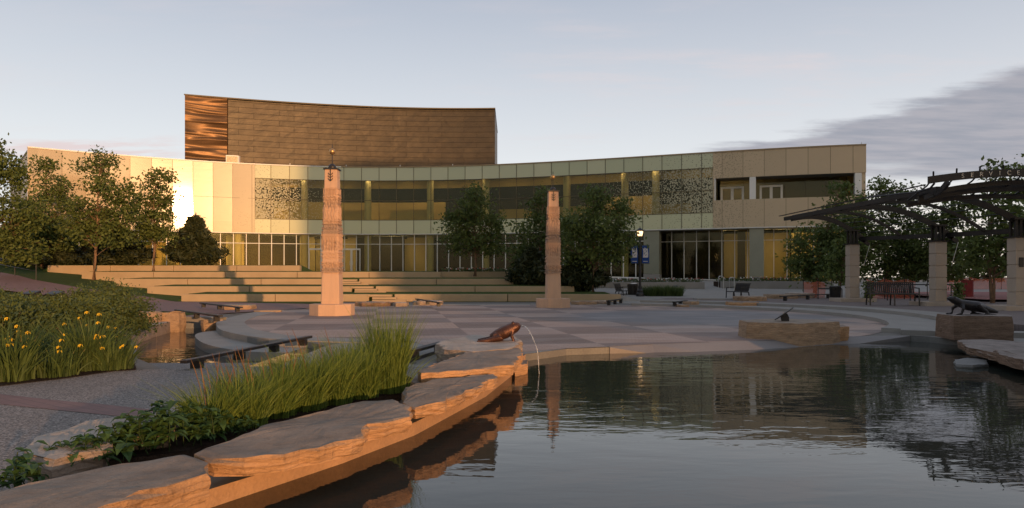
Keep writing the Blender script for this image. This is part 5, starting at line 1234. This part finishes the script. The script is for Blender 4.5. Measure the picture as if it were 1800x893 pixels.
def tuft(px, py, z, n, h, rad, label, seed, m='grass_blade', w=.0062, name='ornamental_grass', cat='grass clump', group='ornamental grass clumps by the pond', lean=.45, stalks=8, droop=.35):
    rr = np.random.default_rng(seed); g = GP(px, py, z); t = thing(name, label, cat, (g[0], g[1], z), 0, group)
    V, T = blades(n, (0, 0, 0), rad, h, w, rr, lean, droop); V2, T2 = blades(n // 3, (0, 0, 0), rad * 1.15, h * .55, w, rr, 1.1, .6)
    o = quads('blades', np.concatenate([V, V2]), M[m], t, 4, np.concatenate([T, T2 * .9]))
    if stalks:
        b = MB()
        for i in range(stalks):
            a = rr.uniform(0, 6.28); r_ = rad * rr.uniform(.1, .9); l_ = rr.uniform(.05, .35) * h; hh = h * rr.uniform(1.1, 1.45); bx_, by_ = r_ * math.cos(a), r_ * math.sin(a)
            if rr.uniform() < .5: a = math.pi + rr.uniform(-.5, .5)
            P = [(bx_ + math.cos(a) * l_ * f * f, by_ + math.sin(a) * l_ * f * f, hh * f) for f in np.linspace(0, 1, 6)]; b.tube(P, [.0014, .0014, .0014, .002, .0035, .001], 4, False)
        b.build('seed_stalks', M['straw'], t)
    return t
lab = [(372, 762, 5.0, 'sprawling grass clump at the left end of the row with dry stalks'), (430, 752, 0, 'grass clump second from the left in the pond edge row'), (480, 735, 0, 'grass clump third from the left in the pond edge row'), (535, 722, 0, 'grass clump in the middle of the pond edge row'), (585, 712, 0, 'grass clump right of the middle of the pond edge row'), (632, 702, 0, 'grass clump left of the tallest one near the frog ledge'), (684, 692, 0, 'tallest upright grass clump at the right end of the row')]
hs = [.40, .44, .47, .52, .53, .58, .86]
for i, (x, y, _, l) in enumerate(lab):
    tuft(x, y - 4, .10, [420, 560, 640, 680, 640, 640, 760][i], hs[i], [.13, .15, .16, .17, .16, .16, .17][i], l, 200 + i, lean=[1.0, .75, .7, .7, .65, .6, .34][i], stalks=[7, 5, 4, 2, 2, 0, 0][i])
for i, (x, y, h, l) in enumerate([(505, 700, .46, 'grass clump in the back row left of the middle'), (600, 682, .52, 'grass clump in the back row behind the middle'), (420, 725, .42, 'grass clump in the back row at the left'), (655, 672, .55, 'grass clump in the back row next to the tallest one')]):
    tuft(x, y, .08, 380, h, .15, l, 230 + i, lean=.6, stalks=[2, 0, 6, 0][i])

def broadleaf(px, py, z, n, h, rad, label, seed, m='broad', group='broad leaved plants between the boulders'):
    rr = np.random.default_rng(seed); g = GP(px, py, z); t = thing('leafy_plant', label, 'plant', (g[0], g[1], z), 0, group); out = []; T = []
    b = MB(); S = []
    for s_ in range(max(5, n // 9)):
        a = rr.uniform(0, 6.28); r_ = rad * math.sqrt(rr.uniform(0, 1)); bx_, by_ = r_ * math.cos(a), r_ * math.sin(a); hh = h * rr.uniform(.5, 1.1); tx, ty = bx_ + rr.normal(0, .04), by_ + rr.normal(0, .04)
        b.tube([(bx_, by_, 0), (tx, ty, hh)], [.004, .003], 5, False); S.append((bx_, by_, tx, ty, hh))
    b.build('stems', M[m] if m != 'broad' else M['shrub'], t)
    for bx_, by_, tx, ty, hh in S:
        for q in range(9):
            f = rr.uniform(.3, 1.0) if q else 1; c = np.array([bx_ + (tx - bx_) * f, by_ + (ty - by_) * f, hh * f]); a = rr.uniform(0, 6.28); L_ = rr.uniform(.06, .12) * (h / .2) ** .4; el = rr.uniform(-.3, .8); d = np.array([math.cos(a) * math.cos(el), math.sin(a) * math.cos(el), math.sin(el)]); s = np.array([-math.sin(a), math.cos(a), 0]); w = L_ * .26; dn = np.array([0, 0, -.35 * L_]); tn = rr.uniform(0, 1)
            p0, p1, p2, p3 = c, c + d * L_ * .4, c + d * L_ * .75 + dn * .3, c + d * L_ + dn
            up_ = np.array([0, 0, w * .35])
            for sg in (-1, 1): out += [p0, p1 + s * w * sg + up_, p2 + s * w * .7 * sg + up_ * .7, p2, ] if True else []; out += [p0, p1, p2, p1 + s * w * sg + up_] if False else [p2, p2 + s * w * .7 * sg + up_ * .7, p3, p3]; T += [tn, tn]
    quads('leaves', np.array(out), M[m], t, 4, T); return t
pl = [(30, 856, .15, 'small sprig of leaves at the lower left corner'), (130, 822, .17, 'low leafy plant in front of the big boulder'), (175, 812, .16, 'leafy plant second from the left before the big boulder'), (225, 800, .22, 'leafy plant between the slab and the big boulder'), (268, 790, .26, 'tall leafy plant right of the big boulder'), (312, 778, .26, 'dark leafy plant left of the grass row'), (345, 775, .22, 'leafy plant touching the sprawling grass clump'), (390, 768, .14, 'leafy plant under the sprawling grass clump'), (300, 755, .20, 'leafy plant behind the tall leafy plant')]
for i, (x, y, h, l) in enumerate(pl): broadleaf(x, y, .10 if i else .12, 90, h, .16, l, 300 + i)

# irises at the stream and the shrubs behind them
flat('iris_bed', gpl([(-120, 712), (0, 676), (120, 662), (200, 650), (240, 648), (238, 640), (222, 628), (228, 600), (205, 575), (240, 545), (200, 530), (60, 530), (-200, 560)], .02), .008, M['soil'])
def iris(px, py, n, h, rad, label, seed, nf):
    t = tuft(px, py, .01, n, h, rad, label, seed, 'iris_blade', .02, 'iris_clump', 'flowering plant', 'yellow irises beside the stream', .75, 0, .55); rr = np.random.default_rng(seed + 5)
    for i in range(nf):
        a = rr.uniform(0, 6.28); r_ = rad * rr.uniform(.5, 1.5); c = np.array([r_ * math.cos(a), -abs(r_ * math.sin(a)) * .8, h * rr.uniform(.55, 1.02)]); b = MB()
        for k in range(3):
            q = k * 2.094 + rr.uniform(0, .5); d = np.array([math.cos(q), math.sin(q), 0]); s = np.array([-d[1], d[0], 0])
            for L_, dz, w in ((.034, -.022, .016), (.018, .022, .009)):
                P = [c, c + d * L_ * .6 + s * w + [0, 0, .012], c + d * L_ + [0, 0, dz], c + d * L_ * .6 - s * w + [0, 0, .012]]; b.add([tuple(p) for p in P], [(0, 1, 2, 3)])
        fo = b.build('flower', M['petal'], t)
ir = [(22, 668, 260, .74, .20, 'iris clump with a large yellow bloom at the left edge', 7), (95, 660, 220, .44, .24, 'low iris clump with several blooms in the middle of the bed', 8), (150, 650, 300, .76, .20, 'tall iris clump in the centre of the bed', 5), (200, 648, 280, .46, .22, 'iris clump spilling over the path edge at the stream end', 8), (60, 640, 200, .50, .24, 'iris clump in the second row at the left', 9), (190, 628, 200, .52, .22, 'iris clump in the second row by the stream', 4), (125, 632, 200, .62, .22, 'iris clump in the second row behind the tall one', 3)]
for i, (x, y, n, h, r_, l, nf) in enumerate(ir): iris(x, y, n, h, r_, l, 400 + i, nf)
def shrub(px, py, z, rx, h, label, seed, m='shrub', leaf=.038, n=9500):
    rr = np.random.default_rng(seed); g = GP(px, py, z); t = thing('shrub', label, 'shrub', (g[0], g[1], z), 0, 'shrubs in the left bed'); b = MB(); cl = []
    for i in range(34):
        a = rr.uniform(0, 6.28); el = rr.uniform(.25, 1.4); d = np.array([math.cos(a) * math.cos(el) * rx, math.sin(a) * math.cos(el) * rx * .9, math.sin(el) * h]) * rr.uniform(.7, 1.05); b.tube([(0, 0, 0), tuple(d * .5 + [0, 0, .05]), tuple(d)], [.012, .007, .003], 4, False)
        cl += [d, d * .8, d * .6]
    b.build('stems', M['bark'], t); cl = np.array(cl); k = n // len(cl); P = np.repeat(cl, k, 0) + rr.normal(size=(len(cl) * k, 3)) * np.array([rx, rx, h]) * .13; P = P[P[:, 2] > 0]
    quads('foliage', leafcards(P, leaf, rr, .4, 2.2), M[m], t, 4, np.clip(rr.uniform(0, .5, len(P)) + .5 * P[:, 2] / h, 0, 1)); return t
sh = [(15, 615, .0, .95, .80, 'olive green shrub at the left edge behind the irises'), (85, 605, .0, .95, .75, 'olive shrub in the middle of the bed behind the irises'), (150, 600, .0, .8, .70, 'olive shrub left of the orange boulder'), (205, 590, .0, .75, .8, 'dark upright shrub next to the orange boulder'), (200, 566, .0, .95, 1.0, 'tall dark shrub with a floodlight above it'), (155, 572, .0, .95, .85, 'dark rounded shrub in the back row'), (40, 575, .0, 1.3, .80, 'wide olive shrub in the back row at the left'), (105, 572, 0, 1.1, .72, 'low olive shrub below the second floodlight'), (-30, 590, 0, 1.2, .9, 'olive shrub cut by the left edge of the photo')]
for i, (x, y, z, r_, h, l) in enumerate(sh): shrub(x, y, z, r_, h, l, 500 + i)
for i, (x, l) in enumerate([(1145, 'tall grassy clump right of the street lamp base'), (1166, 'bushy grass clump in front of the planter wall'), (1186, 'upright grass clump beside the thin post')]):
    D = 41.5; t = thing('bushy_grass', l, 'grass clump', ((x - 900) / FPX * D, D, .05), 0, 'grass clumps behind the lamp'); V, T = blades(900, (0, 0, 0), .45, .75, .02, np.random.default_rng(600 + i), .5, .3, 3); quads('blades', V, M['iris_blade'], t, 4, T)

# short lawn grass where it is near enough to read
# ------------------------------------------------------------ canopy with stone columns
t = thing('canopy', 'dark steel arched canopy on three stone columns with lettered arch above', 'canopy', (15.5, 26, .2)); O = Vector(t.location)
cols_ = [(14.65, 30.6, 1492, 1518, 430), (15.75, 26.3, 1635, 1664, 425), (16.15, 22.7, 1775, 1802, 418)]
V3 = lambda x, y, z: (x - O.x, y - O.y, z - O.z)
tops = []
for i, (x, y, a, c, pt) in enumerate(cols_):
    w = .42; zt_ = CZ + (HY - pt) / FPX * y; tops.append((x, y, zt_)); b = MB(); n = 5
    for k in range(n):
        z0, z1 = .34 + (zt_ - .34) * k / n, .34 + (zt_ - .34) * (k + 1) / n; b.box(V3(x, y, (z0 + z1) / 2), (w - .0, w, z1 - z0 - .03)); b.box(V3(x, y, z1 - .005), (w - .05, w - .05, .05))
    cc = b.build('stone_column', M['column'], t, bevel=.008)
    b = MB(); b.box(V3(x, y, .27), (w + 1.1, w + .7, .16)); b.build('plinth', M['column'], cc, bevel=.01)
    b = MB(); b.box(V3(x, y, zt_ + .02), (w + .12, w + .12, .04))
    for dx in (-.14, 0, .14):
        for dy in (-.12, .12): b.box(V3(x + dx, y + dy, zt_ + .30), (.07, .07, .56))
    b.box(V3(x, y, zt_ + .60), (.50, .42, .06)); b.build('bracket', M['steel'], t)
    if i == 2: b = MB(); b.box(V3(x - .05, y - w / 2 - .012, 1.72), (.14, .03, .30)); b.build('switch_plate', M['black'], cc)
# eave beam with curved tip, back beam
E0, E1 = (12.0, 30.6, 3.82), (12.35, 20.6, 3.82)
def ev(f): return (E0[0] + (E1[0] - E0[0]) * f, E0[1] + (E1[1] - E0[1]) * f, 3.80 + .10 * math.sin(f * math.pi) * 0)
b = MB(); b.path([V3(*ev(f)) for f in np.linspace(-.06, 1.0, 10)], .12, .15); b.build('eave_beam', M['steel'], t)
b = MB(); b.path([V3(ev(f)[0] - .08, ev(f)[1], 3.96 + .03 * f) for f in np.linspace(-.10, .95, 10)], .06, .03); b.build('gutter', M['steel'], t)
b = MB(); bb_ = [(x, y, z + .30) for x, y, z in tops]; bb_.append((16.45, 19.0, bb_[-1][2] - .05)); b.path([V3(x + .35, y, z - .05) for x, y, z in bb_], .12, .16); b.build('back_beam', M['steel'], t)
for f, k, lit in ((.0, 0, 0), (.215, .5, 0), (.43, 1, 0), (.62, 1.5, 0), (.80, 2, 0)):
    e = ev(f); i = int(k); q = tops[i] if k == i else tuple((tops[i][j] + tops[i + 1][j]) / 2 for j in range(3)); b = MB(); P = []
    for s_ in np.linspace(0, 1, 14):
        x = e[0] + (q[0] + .55 - e[0]) * s_; y = e[1] + (q[1] - e[1]) * s_; z = 3.74 + (q[2] + .15 - 3.74) * s_ ** 2.3 + .20 * math.sin(s_ * math.pi); P.append(V3(x, y, z))
    b.path(P, .08, .19 if k == i else .10); b.build('rib', M['steel'], t)
# purlins: thin pipes parallel to the eave, following the ribs
for j, s_ in enumerate(np.linspace(.08, .92, 10)):
    P = []
    for f, k in ((-.05, -.1), (0, 0), (.43, 1), (.80, 2), (.92, 2.25)):
        e = ev(f); kk = min(max(k, 0), 1.999); i = int(kk); g2 = kk - i; q = tuple(tops[i][j_] * (1 - g2) + tops[i + 1][j_] * g2 for j_ in range(3))
        x = e[0] + (q[0] + .55 - e[0]) * s_; y = e[1] + (q[1] - e[1]) * s_; z = 3.74 + (q[2] + .15 - 3.74) * s_ ** 2.3 + .20 * math.sin(s_ * math.pi) + .15; P.append(V3(x, y, z))
    b = MB(); b.tube(P, .015, 6); b.build('purlin', M['steel'], t)
# lettered arch and the three arches behind it, facing the camera
def arch(y, x0, x1, z0, z1, h, w, name, m='steel', n=20):
    b = MB(); P = []
    for s_ in np.linspace(0, 1, n):
        x = x0 + (x1 - x0) * s_; z = z0 + (z1 - z0) * (1 - (2 * s_ - 1) ** 2); P.append((x, z))
    for (x, z) in P: b.v += [V3(x, y - w / 2, z - h / 2), V3(x, y - w / 2, z + h / 2), V3(x, y + w / 2, z + h / 2), V3(x, y + w / 2, z - h / 2)]
    for i in range(n - 1): a, c = 4 * i, 4 * i + 4; b.f += [(a, c, c + 1, a + 1), (a + 1, c + 1, c + 2, a + 2), (a + 2, c + 2, c + 3, a + 3), (a + 3, c + 3, c, a)]
    b.f += [(0, 1, 2, 3), (4 * n - 1, 4 * n - 2, 4 * n - 3, 4 * n - 4)]; return b.build(name, M[m], t)
YS_ = 20.2; ax0, ax1 = 11.82, 17.6; az0, az1 = 4.00, 4.22
sg = arch(YS_, ax0, ax1, az0, az1, .21, .06, 'sign_arch'); arch(YS_ + .55, ax0 + .55, ax1 + .2, 3.74, 4.02, .14, .08, 'arch_beam'); arch(YS_ + 1.1, ax0 + .35, ax1 + .4, 3.58, 3.92, .20, .10, 'arch_beam'); arch(YS_ + 1.7, ax0 + .35, ax1 + .2, 3.46, 3.74, .14, .10, 'arch_beam')
for k in range(7):
    x = ax0 + .16 + k * .66; s_ = (x - ax0) / (ax1 - ax0); z = az0 + (az1 - az0) * (1 - (2 * s_ - 1) ** 2); b = MB(); b.tube([V3(x - .08, YS_ - .12, z + .20), V3(x + .05, YS_ + .1, z + .06), V3(x + .12, YS_ + .55, z - .12), V3(x + .2, YS_ + 1.7, z - .42)], .024, 6); b.build('cross_pipe', M['steel'], t)
b = MB(); b.path([V3(*p) for p in ((12.45, YS_ + .1, 3.96), (12.42, YS_ + .3, 3.80), (12.3, YS_ + .5, 3.66), (12.2, YS_ + .8, 3.60))], .10, .14); b.build('bent_strut', M['steel'], t)
b = MB(); b.tube([V3(12.03, YS_ + .05, 3.92), V3(12.0, YS_ + .2, 3.80), V3(11.9, YS_ + .6, 3.74), V3(11.85, YS_ + 1.6, 3.80), V3(11.8, YS_ + 3.5, 3.90)], .03, 6); b.build('bent_strut', M['steel'], t)
txt = "SERVICE ABOVE SELF"; x = 12.78
for ch in txt:
    if ch != ' ':
        cu = bpy.data.curves.new('letter', 'FONT'); cu.body = ch; cu.size = .175; cu.extrude = .008; cu.align_x = 'CENTER'; to = bpy.data.objects.new('letter_tmp', cu); SC.collection.objects.link(to)
        me = bpy.data.meshes.new_from_object(to.evaluated_get(bpy.context.evaluated_depsgraph_get())); bpy.data.objects.remove(to); me.name = 'letter'; me.materials.clear(); me.materials.append(M['letter'])
        lo = bpy.data.objects.new('letter', me); link(lo, sg); s_ = (x - ax0) / (ax1 - ax0); z = az0 + (az1 - az0) * (1 - (2 * s_ - 1) ** 2); lo.location = V3(x, YS_ - .042, z - .062); lo.rotation_euler = (R(90), math.atan2(4 * (az1 - az0) * (2 * s_ - 1), ax1 - ax0) * -0 , 0)
    x += .262 if ch != ' ' else .24
# drooping bracket ends and climbing vines
for i, (x, y, z) in enumerate(tops[:2]):
    b = MB(); b.bar(V3(x + .35, y, z + .25), V3(x + .72, y, z + .0), .08, .14); b.build('brace', M['steel'], t)
    b = MB(); b.tube([V3(x + .72, y - .05, z - .02), V3(x + .55, y - .1, z - .5), V3(x + .45, y - .1, z - .9)], .012, 5); b.build('conduit', M['alu'], t)
for i, (x, y) in enumerate(((15.15, 30.2), (16.28, 25.95), (16.75, 22.3))):
    rr = np.random.default_rng(700 + i); v = thing('climbing_vine', ('small vine at the foot of the farthest stone column', 'small vine at the foot of the middle stone column', 'small vine at the foot of the nearest stone column')[i], 'plant', (x, y, .2), 0, 'vines at the column feet'); n = 500
    P = np.stack([rr.normal(0, .10, n), rr.normal(0, .10, n), rr.uniform(0, .85, n)], 1); quads('foliage', leafcards(P, .07, rr), M['leaf'], v, 4, rr.uniform(0, 1, n)); b = MB(); b.tube([(0, 0, 0), (.02, 0, .8)], .01, 5); b.build('stem', M['bark'], v)

# off to the right of the photographed view: a hedge added to shade the low stones, and a tree whose shade falls across the square
hd = thing('added_shade_hedge', 'unseen green hedge added to shade the low stones right of the pond', 'hedge', (10.85, 9.0, 0), R(24)); rr = np.random.default_rng(900); n = 16000
P = np.stack([rr.uniform(-3.0, 3.0, n), rr.uniform(-.45, .45, n), rr.uniform(.05, 1.8, n)], 1); quads('foliage', leafcards(P, .09, rr), M['shrub'], hd, 4, rr.uniform(0, 1, n))
b = MB(); b.box((0, 0, .8), (5.8, .6, 1.5)); b.build('stems', M['bark'], hd)
_k = FPX / 40.0
def far_tree(x, y, h, r, label, seed):
    D = 40.0; px_ = 900 + x * _k; pz = lambda z: HY - (z - CZ) * _k
    o = tree(px_, 0, D, 0, [(px_ + dx * _k, pz(h * f), r * q * _k, r * q * .8 * _k) for dx, f, q in ((0, .72, 1), (-1.2, .6, .7), (1.3, .62, .7), (.3, .92, .55), (-.8, .82, .5))], label, 'street trees behind the square', seed, leaf=.22, dens=.22, trunk=.16); o.location = (x, y, 0); return o
far_tree(31.5, -25, 9.0, 2.2, 'sparse street tree behind the square, the nearer of two', 911)
far_tree(38.5, -32, 9.5, 2.0, 'sparse street tree behind the square, the farther of two', 912)
